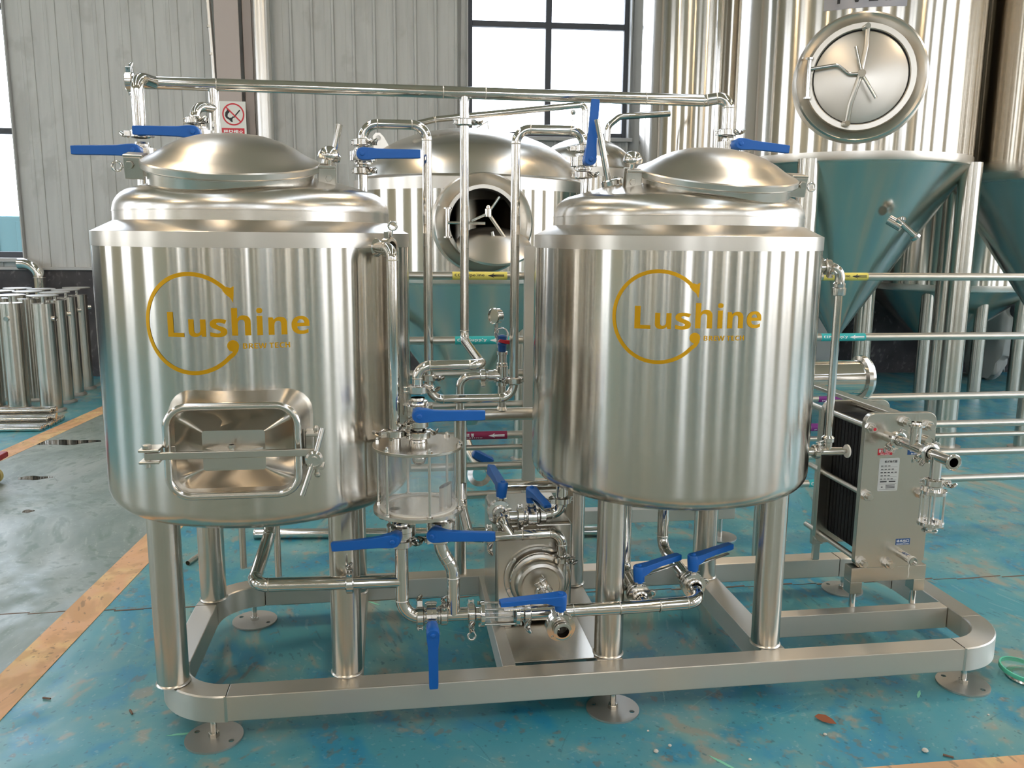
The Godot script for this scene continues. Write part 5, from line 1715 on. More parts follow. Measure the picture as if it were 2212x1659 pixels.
	for k in [[V(1.782, 0.355, -0.151), "chromed clamp behind the valve beside the kettle's front leg"], [V(1.974, 0.373, -0.181), "chromed clamp behind the valve at the long low pipe's elbow"]]:
		var c := thing("tri_clamp", k[1], "pipe clamp", "", k[0])
		clamp_on(c, V(0, 0, 0), V(0, 0, 1), V(1, -0.35, 0), 0.0315)
		var e := MB.new()
		eye_bolt(e, V(0.034, -0.016, 0.01), V(1, 0.5, 0.3), 0.012, 0.010)
		part(c, "eye_bolt", e, M.steel_polished)
	pipe("pipe from the kettle's bottom bending forward to its valve", [V(1.957, 0.66, -0.41), V(1.957, 0.40, -0.41), V(1.974, 0.373, -0.18)], PR, 0.05)
	pipe("short pipe behind the valve beside the kettle's front leg", [V(1.782, 0.355, -0.151), V(1.79, 0.357, -0.30), V(1.79, 0.62, -0.36)], PR, 0.045)

	# pump discharge
	var zp := -0.31
	var dx := P(1213, 1205, zp)
	var pd := pipe("pump discharge pipe rising and turning over the motor cover", [V(dx.x, dx.y, zp), V(dx.x, 0.508, zp), V(1.252, 0.502, zp), V(1.252, 0.51, -0.6), V(1.252, 0.60, -0.62)], 0.018, 0.042)
	clamp_on(pd, V(dx.x, dx.y - 0.002, zp), V(0, 1, 0), V(1, 0, 0.35), 0.031)
	clamp_on(pd, V(1.318, 0.503, zp), V(1, 0, 0), V(0, -1, 0.25), 0.0315)
	part(pd, "weld_bead", MB.new().lathe(T(V(1.43, 0.505, zp), MB.up_to(V(1, 0, 0))), [Vector2(0.018, -0.0025), Vector2(0.0188, 0), Vector2(0.018, 0.0025)], 20), M.steel_satin)

	# kettle side outlet: elbow, cross valve and back valve over the pump
	var ko := P(1213, 1085, -0.36)
	var ke := pipe("elbow from the kettle's low outlet towards the cross valve", [V(ko.x, 0.70, -0.36), V(ko.x, 0.565, -0.36), V(1.505, 0.555, -0.36)], PR, 0.042)
	clamp_on(ke, V(ko.x, 0.608, -0.36), V(0, 1, 0), V(-1, 0, 0.35), 0.0325)
	clamp_on(ke, V(1.507, 0.555, -0.36), V(1, 0, 0), V(0, 1, 0.3), 0.031)
	valve("cross valve above the pump with a short-looking blue lever", V(1.468, 0.554, -0.36), V(1, 0, 0), V(-0.03, 1, 0.05), V(0.16, 0, 1), 0.92, -0.004)
	var kx := pipe("short pipe between the cross valve and the forward-facing valve above the pump", [V(1.432, 0.554, -0.36), V(1.36, 0.553, -0.36), V(1.362, 0.548, -0.33)], 0.0182, 0.03)
	clamp_on(kx, V(1.43, 0.554, -0.36), V(1, 0, 0), V(0, -1, 0.3), 0.031)
	valve("forward-facing valve above the pump with its blue lever laid back", V(1.362, 0.560, -0.395), V(0.02, 0.05, 1), V(0.12, 1, 0.1), V(-0.12, 0, -1), 1.0, 0.02)
	pipe("slanting pipe from the forward-facing valve to the pump discharge", [V(1.362, 0.556, -0.36), V(1.366, 0.548, -0.325), V(1.392, 0.508, zp)], 0.0175, 0.03, "pipe", "steel_polished", false)
	pipe("polished pipe crossing behind the levers above the pump", [V(1.392, 0.602, -0.56), V(1.62, 0.602, -0.56)], 0.0185, 0.04)

	# gauge, safety valve and header at the back
	var zb := -0.845
	var hd_ := thing("steam_header", "satin steel header pipe on an upright post behind the vessels", "pipe")
	part(hd_, "header", MB.new().tube([V(1.12, 0.81, zb), V(1.70, 0.81, zb)], 0.025, 22), M.steel_satin)
	part(hd_, "post", MB.new().tube([V(1.264, 0.1575, zb), V(1.264, 0.835, zb)], 0.025, 22), M.steel_leg)
	part(hd_, "elbow", MB.new().tube(bend([V(1.264, 0.83, zb), V(1.264, 0.962, zb), V(1.38, 0.962, zb)], 0.042), 0.0165, 20), M.steel_polished)
	part(hd_, "riser", MB.new().tube([V(1.428, 0.82, zb), V(1.428, 0.94, zb)], 0.0165, 18), M.steel_satin)
	part(hd_, "weld_bead", MB.new().lathe(T(V(1.428, 0.833, zb)), [Vector2(0.026, -0.006), Vector2(0.02, 0.002), Vector2(0.0165, 0.008)], 18), M.steel_satin)
	clamp_on(hd_, V(1.352, 0.962, zb), V(1, 0, 0), V(0, -1, 0.5), 0.027, false)
	part(hd_, "tee_body", MB.new().cyl(V(1.428, 0.925, zb), V(1.428, 1.0, zb), 0.024, 12).cyl(V(1.375, 0.962, zb), V(1.43, 0.962, zb), 0.0225, 12).cyl(V(1.395, 0.962, zb), V(1.41, 0.962, zb), 0.027, 8), M.steel_cast)
	var sv := thing("safety_valve", "blue-capped safety valve with a red lever on the rear header", "valve", "", V(1.428, 1.0, zb))
	part(sv, "body", MB.new().lathe(Transform3D(), [Vector2(0.019, 0), Vector2(0.022, 0.004), Vector2(0.022, 0.012), Vector2(0.019, 0.016), Vector2(0.019, 0.045), Vector2(0.0225, 0.047), Vector2(0.0225, 0.058), Vector2(0.016, 0.06)], 12), M.steel_cast)
	part(sv, "cap", MB.new().lathe(Transform3D(), [Vector2(0.016, 0.06), Vector2(0.0165, 0.082), Vector2(0.019, 0.084), Vector2(0.019, 0.09), Vector2(0.0135, 0.094), Vector2(0.0135, 0.102), Vector2(0.017, 0.106), Vector2(0.017, 0.118), Vector2(0.009, 0.123), Vector2(0, 0.123)], 18), M.blue_cap, "blue cap")
	part(sv, "lever", MB.new().prism(T(V(0, 0, 0.012)), PackedVector2Array([Vector2(-0.018, 0.098), Vector2(0.012, 0.09), Vector2(0.03, 0.088), Vector2(0.044, 0.03), Vector2(0.053, 0.03), Vector2(0.042, 0.098), Vector2(0.03, 0.104), Vector2(0.008, 0.104), Vector2(-0.012, 0.108)]), 0.011, false, 0.001), M.red_lever, "red lever")
	var pg := thing("pressure_gauge", "round chromed pressure gauge on a thin stem above the safety valve", "gauge", "", V(1.412, 1.0, zb - 0.03))
	var gc := V(-0.004, 0.193, 0)
	var gb := Basis(Vector3(0, 1, 0), -0.95) * Basis(Vector3(1, 0, 0), PI / 2)
	part(pg, "case", MB.new().lathe(T(gc, gb), [Vector2(0, -0.016), Vector2(0.027, -0.016), Vector2(0.0295, -0.012), Vector2(0.0295, 0.008), Vector2(0.0325, 0.010), Vector2(0.0325, 0.015), Vector2(0.029, 0.017), Vector2(0.028, 0.012), Vector2(0, 0.012)], 32), M.steel_polished)
	part(pg, "stem", MB.new().tube(bend([gc + V(0, -0.03, 0), V(0.002, 0.09, 0), V(0.004, 0.07, 0.004)], 0.01), 0.0045, 10).cyl(V(-0.003, 0.128, 0), V(-0.002, 0.145, 0), 0.0095, 6).cyl(gc + V(0, -0.045, 0), gc + V(0, -0.028, 0), 0.008, 6), M.steel_cast)
	var lp := []
	for i in 15:
		var an := -0.7 + i * 0.33
		lp.append(V(0.016 + cos(an) * 0.024, 0.128 + sin(an) * 0.024 - 0.006, 0.01 - i * 0.0006))
	lp[0] = V(0.032, 0.085, 0.012)
	part(pg, "siphon", MB.new().tube(lp, 0.0042, 10), M.steel_cast)

	# level tube on the kettle
	var xs := 2.520
	var zs := -0.33
	var lt := thing("level_tube", "upright level tube on the kettle's side between two elbows", "sight tube", "", V(xs, 0.76, zs))
	var yt2 := 1.405 - 0.76
	part(lt, "upper_elbow", MB.new().tube(bend([V(-0.10, yt2, -0.01), V(0, yt2, 0), V(0, yt2 - 0.055, 0)], 0.036), 0.0165, 18), M.steel_polished)
	clamp_on(lt, V(-0.045, yt2, -0.004), V(1, 0, 0.05), V(0, -0.7, 0.7), 0.026)
	part(lt, "upper_union", MB.new().lathe(T(V(0, yt2 - 0.08, 0)), [Vector2(0.017, -0.016), Vector2(0.0225, -0.014), Vector2(0.0235, 0.004), Vector2(0.0235, 0.010), Vector2(0.02, 0.012), Vector2(0.0205, 0.024), Vector2(0.0165, 0.03)], 20), M.steel_cast)
	part(lt, "tube", MB.new().cyl(V(0, 0.045, 0), V(0, yt2 - 0.09, 0), 0.0135, 20), M.steel_polished)
	part(lt, "lower_union", MB.new().lathe(T(V(0, 0.045, 0)), [Vector2(0.012, -0.036), Vector2(0.0165, -0.022), Vector2(0.0165, -0.012), Vector2(0.0225, -0.008), Vector2(0.0225, 0.006), Vector2(0.0185, 0.010), Vector2(0.0135, 0.014)], 20), M.steel_cast)
	part(lt, "tee", MB.new().cyl(V(-0.10, 0.002, 0), V(0.055, -0.001, 0.0), 0.015, 18).cyl(V(0.055, -0.001, 0), V(0.073, -0.001, 0), 0.0085, 12).cyl(V(0, 0, 0), V(0, 0.02, 0), 0.0115, 14), M.steel_polished)
	part(lt, "end_disc", MB.new().cyl(V(0.073, -0.001, 0), V(0.079, -0.001, 0), 0.0235, 24), M.silicone)
	clamp_on(lt, V(-0.042, 0.001, 0), V(1, 0, 0), V(0, 0.4, 0.8), 0.025)

	# manifold on the heat exchanger's upper port
	var hx := 2.742
	var hy := 0.812
	var mf := pipe("open-ended cross pipe clamped to the heat exchanger's upper port", [V(hx, hy, -0.268), V(hx, hy, 0.035)], 0.0178, 0.03)
	clamp_on(mf, V(hx, hy, -0.262), V(0, 0, 1), V(-0.5, -1, 0), 0.031)
	clamp_on(mf, V(hx, hy, -0.085), V(0, 0, 1), V(-0.7, -0.8, 0), 0.0335)
	part(mf, "upper_branch", MB.new().tube([V(hx, hy, -0.165), V(hx, hy + 0.075, -0.165)], 0.0178, 20, true, 0.0155), M.steel_polished)
	var fr := MB.new()
	ferrule(fr, V(hx, hy + 0.073, -0.165), V(0, 1, 0), 0.0262, 0.0165)
	part(mf, "ferrule", fr, M.steel_polished)
	part(mf, "lower_branch", MB.new().tube([V(hx, hy, -0.045), V(hx, hy - 0.085, -0.045)], 0.0178, 20), M.steel_polished)
	clamp_on(mf, V(hx, hy - 0.088, -0.045), V(0, 1, 0), V(1, 0, 0.5), 0.0335)
	part(mf, "open_end", MB.new().lathe(T(V(hx, hy, 0.035), Basis(Vector3(1, 0, 0), PI / 2)), [Vector2(0.0178, -0.006), Vector2(0.0265, -0.002), Vector2(0.0265, 0.004), Vector2(0.024, 0.005), Vector2(0.0235, 0.0035), Vector2(0.020, 0.0035), Vector2(0.0195, 0.005), Vector2(0.0152, 0.005), Vector2(0.015, -0.05)], 28), M.steel_polished)
	sight_glass("upright sight glass hanging under the heat exchanger's cross pipe", V(hx, hy - 0.232, -0.045), V(hx, hy - 0.114, -0.045), 0.041)

	# small open tubes hanging under the vessels
	for k in [[P(523, 1150, -0.55), 0.43, "thin open drain tube hanging under the mash vessel"], [P(598, 1150, -0.5), 0.40, "thicker leaning drain tube hanging under the mash vessel"], [P(1359, 1100, -0.55), 0.36, "thin open drain tube hanging under the kettle"]]:
		var q: Vector3 = k[0]
		pipe(k[2], [V(q.x, 0.66, q.z), V(q.x, q.y - 0.5 + k[1] - 0.06, q.z)], 0.0115, 0.03, "drain_tube", "steel_leg", false)

# ---------------------------------------------------------------- the rest of the hall
func fermenter(label: String, called: String, c: Vector3, R: float, yb: float, yt: float, dome_h: float, cone_y: float, leg_r: float, legs: Array, seg := 72, hole := []) -> Node3D:
	var o := thing(called, label, "tank", "", V(c.x, 0, c.z))
	var sp := []
	var rows := 40 if hole else 2
	for i in rows + 1:
		sp.append(Vector2(R, lerpf(yb + 0.06, yt - 0.07, float(i) / rows)))
	var sh := MB.new().lathe(Transform3D(), sp, 200 if hole else seg)
	if hole:
		# cut the manway opening out of the sheet
		var keep := PackedInt32Array()
		for i in range(0, sh.ix.size(), 3):
			var q := (sh.v[sh.ix[i]] + sh.v[sh.ix[i + 1]] + sh.v[sh.ix[i + 2]]) / 3.0
			var ax: Vector3 = hole[1]
			var d: Vector3 = q - hole[0]
			if (d - ax * d.dot(ax)).length() > hole[2] or q.dot(ax) < 0:
				keep.append_array([sh.ix[i], sh.ix[i + 1], sh.ix[i + 2]])
		sh.ix = keep
	part(o, "shell", sh, M.steel_far)
	part(o, "lower_band", MB.new().lathe(Transform3D(), [Vector2(R - 0.012, yb - 0.006), Vector2(R - 0.003, yb + 0.004), Vector2(R, yb + 0.02), Vector2(R, yb + 0.06)], seg), M.steel_lid)
	part(o, "upper_band", MB.new().lathe(Transform3D(), [Vector2(R, yt - 0.07), Vector2(R, yt), Vector2(R - 0.006, yt + 0.006)], seg), M.steel_lid)
	part(o, "cone", MB.new().lathe(Transform3D(), [Vector2(0, cone_y), Vector2(0.05, cone_y), Vector2(0.06, cone_y + 0.02), Vector2(R - 0.012, yb - 0.006)], seg), M.steel_cone)
	if dome_h > 0.0:
		var p := [Vector2(R - 0.006, yt + 0.006), Vector2(R * 0.965, yt + 0.02)]
		for i in 10:
			var a := 0.28 + (PI / 2 - 0.28) * i / 9
			p.append(Vector2(R * 0.965 * cos(a) if i < 9 else 0.0, yt + 0.02 + dome_h * (sin(a) * 0.98 - 0.12)))
		part(o, "dome", MB.new().lathe(Transform3D(), p, seg), M.steel_dome)
	for l in legs:
		var lg := MB.new()
		lg.cyl(V(l.x, 0.012, l.y), V(l.x, yb + 0.02, l.y), leg_r, 24, -1, false)
		var lp := part(o, "leg", lg, M.steel_leg)
		part(lp, "foot_plate", MB.new().lathe(T(V(l.x, 0, l.y)), [Vector2(0, 0.0), Vector2(leg_r * 1.5, 0.0), Vector2(leg_r * 1.5, 0.012), Vector2(0, 0.012)], 24), M.steel_disc)
	return o

# a round side manway: flared collar, rim, and optionally a closed door; axis points outwards
func side_manway(o: Node3D, at: Vector3, axis: Vector3, ro: float, ri: float, closed: bool) -> void:
	var bs := MB.up_to(axis)
	part(o, "manway_collar", MB.new().lathe(T(at, bs), [Vector2(ro * 1.04, -0.16), Vector2(ro, 0.0), Vector2(ro * 0.97, 0.012), Vector2(ri * 1.16, -0.03), Vector2(ri * 1.14, 0.012)], 56), M.steel_lid)
	part(o, "manway_rim", MB.new().lathe(T(at, bs), [Vector2(ri * 1.14, 0.012), Vector2(ri * 1.13, 0.02), Vector2(ri * 1.02, 0.02), Vector2(ri, 0.012), Vector2(ri, -0.10)], 56), M.steel_satin)
	# frame of reference on the door: x to the right, y up as seen from outside
	var z := axis.normalized()
	var x := Vector3.UP.cross(z).normalized()
	var y := z.cross(x)
	var F := Transform3D(Basis(x, y, z), at)
	part(o, "hinge_post", MB.new().cyl(F * V(-ri * 1.08, -ri * 0.42, 0.04), F * V(-ri * 1.08, ri * 0.42, 0.04), 0.014, 12).cyl(F * V(-ri * 1.08, -ri * 0.44, 0.04), F * V(-ri * 1.08, -ri * 0.4, 0.04), 0.026, 12).cyl(F * V(-ri * 1.08, ri * 0.4, 0.04), F * V(-ri * 1.08, ri * 0.44, 0.04), 0.026, 12), M.steel_polished)
	if closed:
		part(o, "door", MB.new().lathe(T(at, bs), [Vector2(ri, -0.012), Vector2(ri * 0.97, -0.004), Vector2(ri * 0.8, 0.006), Vector2(0, 0.022)], 56), M.steel_lid)
		part(o, "door_gap", MB.new().lathe(T(at, bs), [Vector2(ri * 1.008, -0.004), Vector2(ri * 0.975, -0.003)], 56), M.rubber)
		var arm := bend([F * V(-ri * 1.08, ri * 0.2, 0.04), F * V(-ri * 0.5, ri * 0.26, 0.045), F * V(-ri * 0.25, ri * 0.05, 0.05), F * V(0.0, ri * 0.04, 0.055)], 0.05)
		part(o, "hinge_arm", MB.new().tube(arm, 0.011, 12), M.steel_polished)
		var yk := MB.new()
		yk.tube([F * V(ri * 0.06, ri * 0.98, 0.05), F * V(ri * 0.06, ri * 0.6, 0.07), F * V(-ri * 0.02, 0, 0.085), F * V(-ri * 0.18, -ri * 0.6, 0.07), F * V(-ri * 0.22, -ri * 0.98, 0.05)], 0.0165, 8)
		part(o, "yoke", yk, M.steel_satin)
		part(o, "yoke_pin", MB.new().cyl(F * V(ri * 0.0, ri * 1.0, 0.03), F * V(ri * 0.07, ri * 1.02, 0.075), 0.018, 12), M.steel_polished)
		part(o, "yoke_pin", MB.new().cyl(F * V(-ri * 0.28, -ri * 1.0, 0.03), F * V(-ri * 0.2, -ri * 1.0, 0.075), 0.018, 12), M.steel_polished)
		part(o, "hub", MB.new().cyl(F * V(0.0, 0, 0.02), F * V(0.0, 0, 0.15), 0.024, 14), M.steel_polished)
		part(o, "spoke", MB.new().cyl(F * V(0, 0, 0.13), F * V(-ri * 0.16, ri * 0.56, 0.14), 0.0105, 10), M.steel_polished)
		part(o, "spoke", MB.new().cyl(F * V(0, 0, 0.13), F * V(ri * 0.32, -ri * 0.52, 0.14), 0.0105, 10), M.steel_polished)

func lug(o: Node3D, at: Vector3, turn: float) -> void:
	var p := PackedVector2Array([Vector2(-0.035, 0.045), Vector2(-0.04, 0.08), Vector2(-0.02, 0.105), Vector2(0.01, 0.105), Vector2(0.035, 0.08), Vector2(0.08, 0.0), Vector2(-0.035, 0.0)])
	var t := T(at, Basis(Vector3.UP, turn))
	part(o, "lifting_lug", MB.new().holed(t, p, [[Vector2(-0.002, 0.07), 0.018]], 0.012), M.steel_satin)

func backdrop() -> void:
	# nearest bright tank seen between the two vessels
	var ca := V(1.557, 0, -3.58)
	var fa := [Vector2(0.30, 0.43), Vector2(-0.5, 0.42), Vector2(0.45, -0.45), Vector2(-0.45, -0.45)]
	var am := P(1045, 482, -2.72) - ca
	var aax := V(am.x, 0, am.z).normalized()
	var A := fermenter("steel tank with an open round manway seen between the two brewing vessels", "conical_tank", ca, 0.787, 1.205, 1.85, 0.40, 0.16, 0.042, fa, 72, [V(aax.x * 0.8, am.y, aax.z * 0.8), aax, 0.235])
	side_manway(A, V(aax.x * 0.83, am.y, aax.z * 0.83), aax, 0.30, 0.2, false)
	# the manway's lid swung open and hanging below the bar, with its hand wheel
	var F := Transform3D(Basis(Vector3.UP.cross(aax).normalized(), Vector3.UP, aax), V(aax.x * 0.86, am.y, aax.z * 0.86))
	part(A, "open_lid", MB.new().lathe(F * T(V(0.05, -0.125, 0.10), Basis(Vector3(1, 0, 0), 0.5)), [Vector2(0, -0.02), Vector2(0.21, -0.02), Vector2(0.22, -0.014), Vector2(0.22, 0.0), Vector2(0.2, 0.006), Vector2(0.1, 0.05), Vector2(0, 0.062)], 44), M.steel_lid)
	part(A, "lid_arm", MB.new().cyl(F * V(-0.215, 0.0, 0.045), F * V(0.0, -0.002, 0.075), 0.0085, 10), M.steel_polished)
	var hubp := F * V(0.012, 0.055, 0.12)
	part(A, "lid_hub", MB.new().cyl(hubp + V(0, -0.02, 0), hubp + V(0, 0.025, 0), 0.021, 12).ball(hubp + V(0, 0.034, 0), 0.014, 10), M.steel_cast)
	part(A, "lid_rod", MB.new().cyl(hubp, F * V(0.078, 0.15, 0.12), 0.008, 10), M.steel_polished)
	part(A, "lid_rod", MB.new().cyl(hubp, F * V(-0.09, 0.01, 0.15), 0.008, 10), M.steel_polished)
	part(A, "lid_strap", MB.new().cyl(hubp, F * V(0.125, -0.105, 0.12), 0.011, 8), M.steel_satin)
	part(A, "lid_strap", MB.new().cyl(F * V(0.035, -0.05, 0.13), F * V(0.06, -0.15, 0.13), 0.009, 8), M.steel_satin)
	# small top manway, spray-line and lugs
	var tm := P(1040, 298, -3.45) - A.position
	part(A, "top_manway", MB.new().lathe(T(V(tm.x, 2.06, tm.z), Basis(Vector3(1, 0, 0), 0.2)), [Vector2(0.19, -0.06), Vector2(0.19, 0.05), Vector2(0.205, 0.055), Vector2(0.2, 0.068), Vector2(0, 0.075)], 36), M.steel_lid)
	part(A, "top_manway_grip", MB.new().tube([V(tm.x - 0.04, 2.12, tm.z + 0.02), V(tm.x - 0.03, 2.21, tm.z + 0.02), V(tm.x + 0.04, 2.25, tm.z + 0.02), V(tm.x + 0.045, 2.13, tm.z + 0.02)], 0.006, 8), M.steel_polished)
	lug(A, P(818, 322, -3.58) - A.position, 0.1)
	lug(A, P(1272, 330, -3.58) - A.position, 0.6)
	lug(A, P(1290, 335, -3.4) - A.position, -0.5)
	part(A, "hook", MB.new().tube([P(838, 328, -3.5) - A.position, P(848, 332, -3.5) - A.position, P(856, 318, -3.5) - A.position, P(880, 316, -3.5) - A.position, P(890, 322, -3.5) - A.position], 0.006, 8), M.steel_polished)
	# gas line arching over that tank
	var zl := -3.3
	var gl := pipe("slim pipe rising over the tank seen between the vessels and turning down", [P(880, 272, zl), P(940, 258, zl), P(1240, 228, zl), P(1264, 226, zl), P(1262, 330, zl)], 0.02, 0.06)
	part(gl, "stub", MB.new().tube([P(1239, 230, zl), P(1238, 262, zl)], 0.008, 8).ball(P(1238, 243, zl), 0.018, 8), M.steel_cast)

	# second tank further back, its dome in front of the window
	var cb := P(1345, 345, -5.1)
	var B := fermenter("steel tank whose low dome shows in front of the tall window", "conical_tank", V(cb.x - 0.36, 0, -5.0), 0.44, 1.25, 2.06, 0.3, 0.3, 0.04, [Vector2(0.4, 0.4), Vector2(-0.4, 0.4)])
	var eb := P(1306, 296, -5.1) - B.position
	part(B, "vent_elbow", MB.new().tube(bend([V(eb.x, 2.15, 0), V(eb.x, eb.y + 0.08, 0), V(eb.x + 0.1, eb.y + 0.16, 0), V(eb.x + 0.55, eb.y + 0.2, 0)], 0.08), 0.028, 12).cyl(V(eb.x, 2.2, 0), V(eb.x, 2.23, 0), 0.06, 14), M.steel_polished)

	# tall fermenters on the right
	var c2 := V(4.4, 0, -3.72)
	var f2 := [Vector2(0.62, 0.55), Vector2(-0.58, 0.55), Vector2(0.58, -0.58), Vector2(-0.58, -0.58)]
	var D := fermenter("tall conical fermenter marked FV 2# with a closed round manway", "fermenter", c2, 0.84, 2.01, 5.6, 0.4, 0.78, 0.075, f2)
	var dm := P(1858, 168, -2.93) - D.position
	var dax := V(dm.x, 0, dm.z).normalized()
	side_manway(D, V(dax.x * 0.9, dm.y, dax.z * 0.9), dax, 0.40, 0.29, true)
	var pa := atan2(dax.x, dax.z)
	var film := MB.new().lathe(T(V(0, 0, 0), Basis(Vector3.UP, 0)), [Vector2(0.8412, 2.955), Vector2(0.8412, 3.2)], 14, PI / 2 - pa - 0.30, PI / 2 - pa + 0.30)
	part(D, "number_film", film, M.film, "greyish film behind the number")
	var num := MB.new()
	wrap_on(text_mesh("F V 2 #", 0.115), V(0, 0, 0), 0.8425, pa, 3.03, 0, num)
	part(D, "number", num, M.print_black, "black lettering FV 2#")
	# sample cock on the cone
	var sc := P(1948, 490, -3.0) - D.position
	var cock := MB.new()
	var cdir := V(0.72, -0.62, 0.3).normalized()
	cock.cyl(sc - cdir * 0.03 - V(0.04, -0.03, 0.05), sc, 0.035, 14)
	cock.cyl(sc + V(-0.04, 0.05, 0), sc + V(0.09, -0.06, 0.02), 0.02, 12)
	cock.cyl(sc + V(0.085, -0.057, 0.02), sc + V(0.1, -0.07, 0.02), 0.034, 14)
	cock.ball(sc + V(0.0, 0.045, 0), 0.028, 8)
	part(D, "sample_cock", cock, M.steel_polished)
	var c3 := V(6.2, 0, -3.6)
	fermenter("tall conical fermenter next to the one marked FV 2#", "fermenter", c3, 0.86, 1.93, 5.6, 0.4, 0.7, 0.075, [Vector2(-0.62, 0.55), Vector2(0.62, 0.55), Vector2(-0.58, -0.58)])
	fermenter("slim tall fermenter standing behind the one marked FV 2#", "fermenter", V(4.06, 0, -5.72), 0.66, 1.9, 5.2, 0.35, 0.7, 0.06, [Vector2(0.5, 0.45), Vector2(-0.5, 0.45)])
	fermenter("low conical tank in the back row behind the tall fermenters", "conical_tank", V(6.6, 0, -5.6), 0.8, 1.02, 2.6, 0.35, 0.35, 0.06, [Vector2(-0.5, 0.5), Vector2(0.5, 0.5), Vector2(0.0, 0.6)])
	fermenter("conical tank in the back row beside the low one", "conical_tank", V(8.3, 0, -5.4), 0.75, 1.05, 2.6, 0.35, 0.35, 0.06, [Vector2(-0.5, 0.5), Vector2(0.5, 0.5)])
	pipe("thin upright pipe running down beside the fermenter marked FV 2#", [P(1550, 2, -3.5) + V(0, 1.2, 0), P(1545, 340, -3.5), P(1545, 560, -3.5)], 0.018, 0.05, "riser_pipe", "steel_polished", false)

	# service rack between the skid and the tanks
	var zr := -1.55
	var rk := thing("pipe_rack", "upright rack carrying the horizontal service pipes behind the skid", "rack", "", V(1.648, 0, zr))
	for x in [1.648, 2.64]:
		part(rk, "post", MB.new().box(T(V(x - 1.648, 0.80, 0.035)), V(0.062, 1.31, 0.03), 0.003), M.steel_frame)
		part(rk, "foot", MB.new().lathe(T(V(x - 1.648, 0, 0.02)), [Vector2(0, 0.0), Vector2(0.085, 0.0), Vector2(0.085, 0.006), Vector2(0, 0.006)], 32), M.steel_disc)
		part(rk, "stem", MB.new().cyl(V(x - 1.648, 0.006, 0.02), V(x - 1.648, 0.16, 0.02), 0.012, 12), M.steel_cast)
	part(rk, "base_beam", MB.new().box(T(V(0.5, 0.145, 0.035)), V(1.10, 0.07, 0.06), 0.003), M.steel_frame)
	part(rk, "base_beam", MB.new().box(T(V(0.5, 0.145, -0.5)), V(1.10, 0.07, 0.06), 0.003), M.steel_frame)
	for x in [-0.02, 1.02]:
		part(rk, "base_beam", MB.new().box(T(V(x, 0.145, -0.23)), V(0.06, 0.07, 0.48), 0.003), M.steel_frame)
	var rows := [[1.317, "topmost service pipe on the rack, tagged CO2 pipeline", 0.019], [1.016, "service pipe on the rack tagged CIP Supply below the CO2 pipe", 0.019], [0.705, "service pipe on the rack tagged purple below the CIP supply pipe", 0.019], [0.557, "service pipe on the rack tagged maroon", 0.019], [0.497, "thin service pipe on the rack just below the maroon tag", 0.013], [0.405, "untagged thick service pipe low on the rack", 0.019], [0.262, "lowest service pipe on the rack, tagged CIP", 0.019]]
	var po := []
	for r in rows:
		var o := thing("service_pipe", r[1], "pipe", "service pipes on the rack", V(0.55, r[0], zr))
		part(o, "tube", MB.new().tube([V(0, 0, 0), V(5.6, 0, 0)], r[2], 18), M.steel_satin)
		po.append(o)
	var sp := thing("service_pipe", "short untagged pipe ending at the rack post between the CIP supply and purple pipes", "pipe", "service pipes on the rack", V(0.55, 0.857, zr))
	part(sp, "tube", MB.new().tube([V(0, 0, 0), V(1.07, 0, 0)], 0.019, 18), M.steel_satin)
	# pipe tags: coloured tape with arrow and words
	var tags := [
		[0, 1037, 596, 0.255, "tape_yellow", "print_black", "CO2 pipeline", []], [0, 1829, 597, 0.235, "tape_yellow", "print_black", "CO2 pipeline", []],
		[1, 1042, 734, 0.255, "tape_teal", "print_white", "CIP Supply", []], [1, 1824, 729, 0.235, "tape_teal", "print_white", "CIP Supply", []],
		[2, 1817, 858, 0.235, "tape_purple", "print_white", "pipeline", ["jiu", "guan"]], [3, 1040, 938, 0.25, "tape_maroon", "print_white", "pipeline", ["jiu", "guan"]],
		[3, 1800, 922, 0.235, "tape_purple", "print_white", "pipeline", ["huo", "guan"]], [6, 1795, 1052, 0.235, "tape_teal", "print_white", "CIP Return", []]]
	for t in tags:
		var o: Node3D = po[t[0]]
		var at := P(t[1], t[2], zr + 0.02)
		var x := at.x - o.position.x
		var w: float = t[3]
		var r := 0.0196
		part(o, "tag", MB.new().tube([V(x - w / 2, 0, 0), V(x + w / 2, 0, 0)], r, 18, false), M[t[4]], "coloured pipe tag with flow arrow")
		var pr := MB.new()
		var tm2 := text_mesh(t[6], 0.024 if t[7].is_empty() else 0.012)
		var bb := tm2.get_aabb()
		if t[7].is_empty():
			on_pipe(fit(tm2, bb, -w * 0.46, w * 0.08, -0.008, 0.017), V(x, 0, 0), r + 0.0004, pr, 0.002)
		else:
			on_pipe(strokes(t[7], 0.015, 1.5, 0.13), V(x - w * 0.2, 0, 0), r + 0.0004, pr, 0.007)
			on_pipe(fit(tm2, bb, -w * 0.42, w * 0.02, -0.004, 0.008), V(x, 0, 0), r + 0.0004, pr, -0.008)
		on_pipe(arrow_mesh(0.078, 0.024), V(x + w * 0.29, 0, 0), r + 0.0004, pr, 0.002)
		part(o, "print", pr, M[t[5]])
	# filter housing behind the heat exchanger
	var fh := P(1745, 818, -1.22)
	var fe := P(1868, 812, -1.22)
	var fl := thing("filter_housing", "large polished horizontal cylinder with a clamped end behind the heat exchanger", "filter", "", fh)
	var le := fe.x - fh.x + 0.35
	part(fl, "barrel", MB.new().cyl(V(-0.35, 0, 0), V(le - 0.35, 0, 0), 0.083, 36), M.steel_polished)
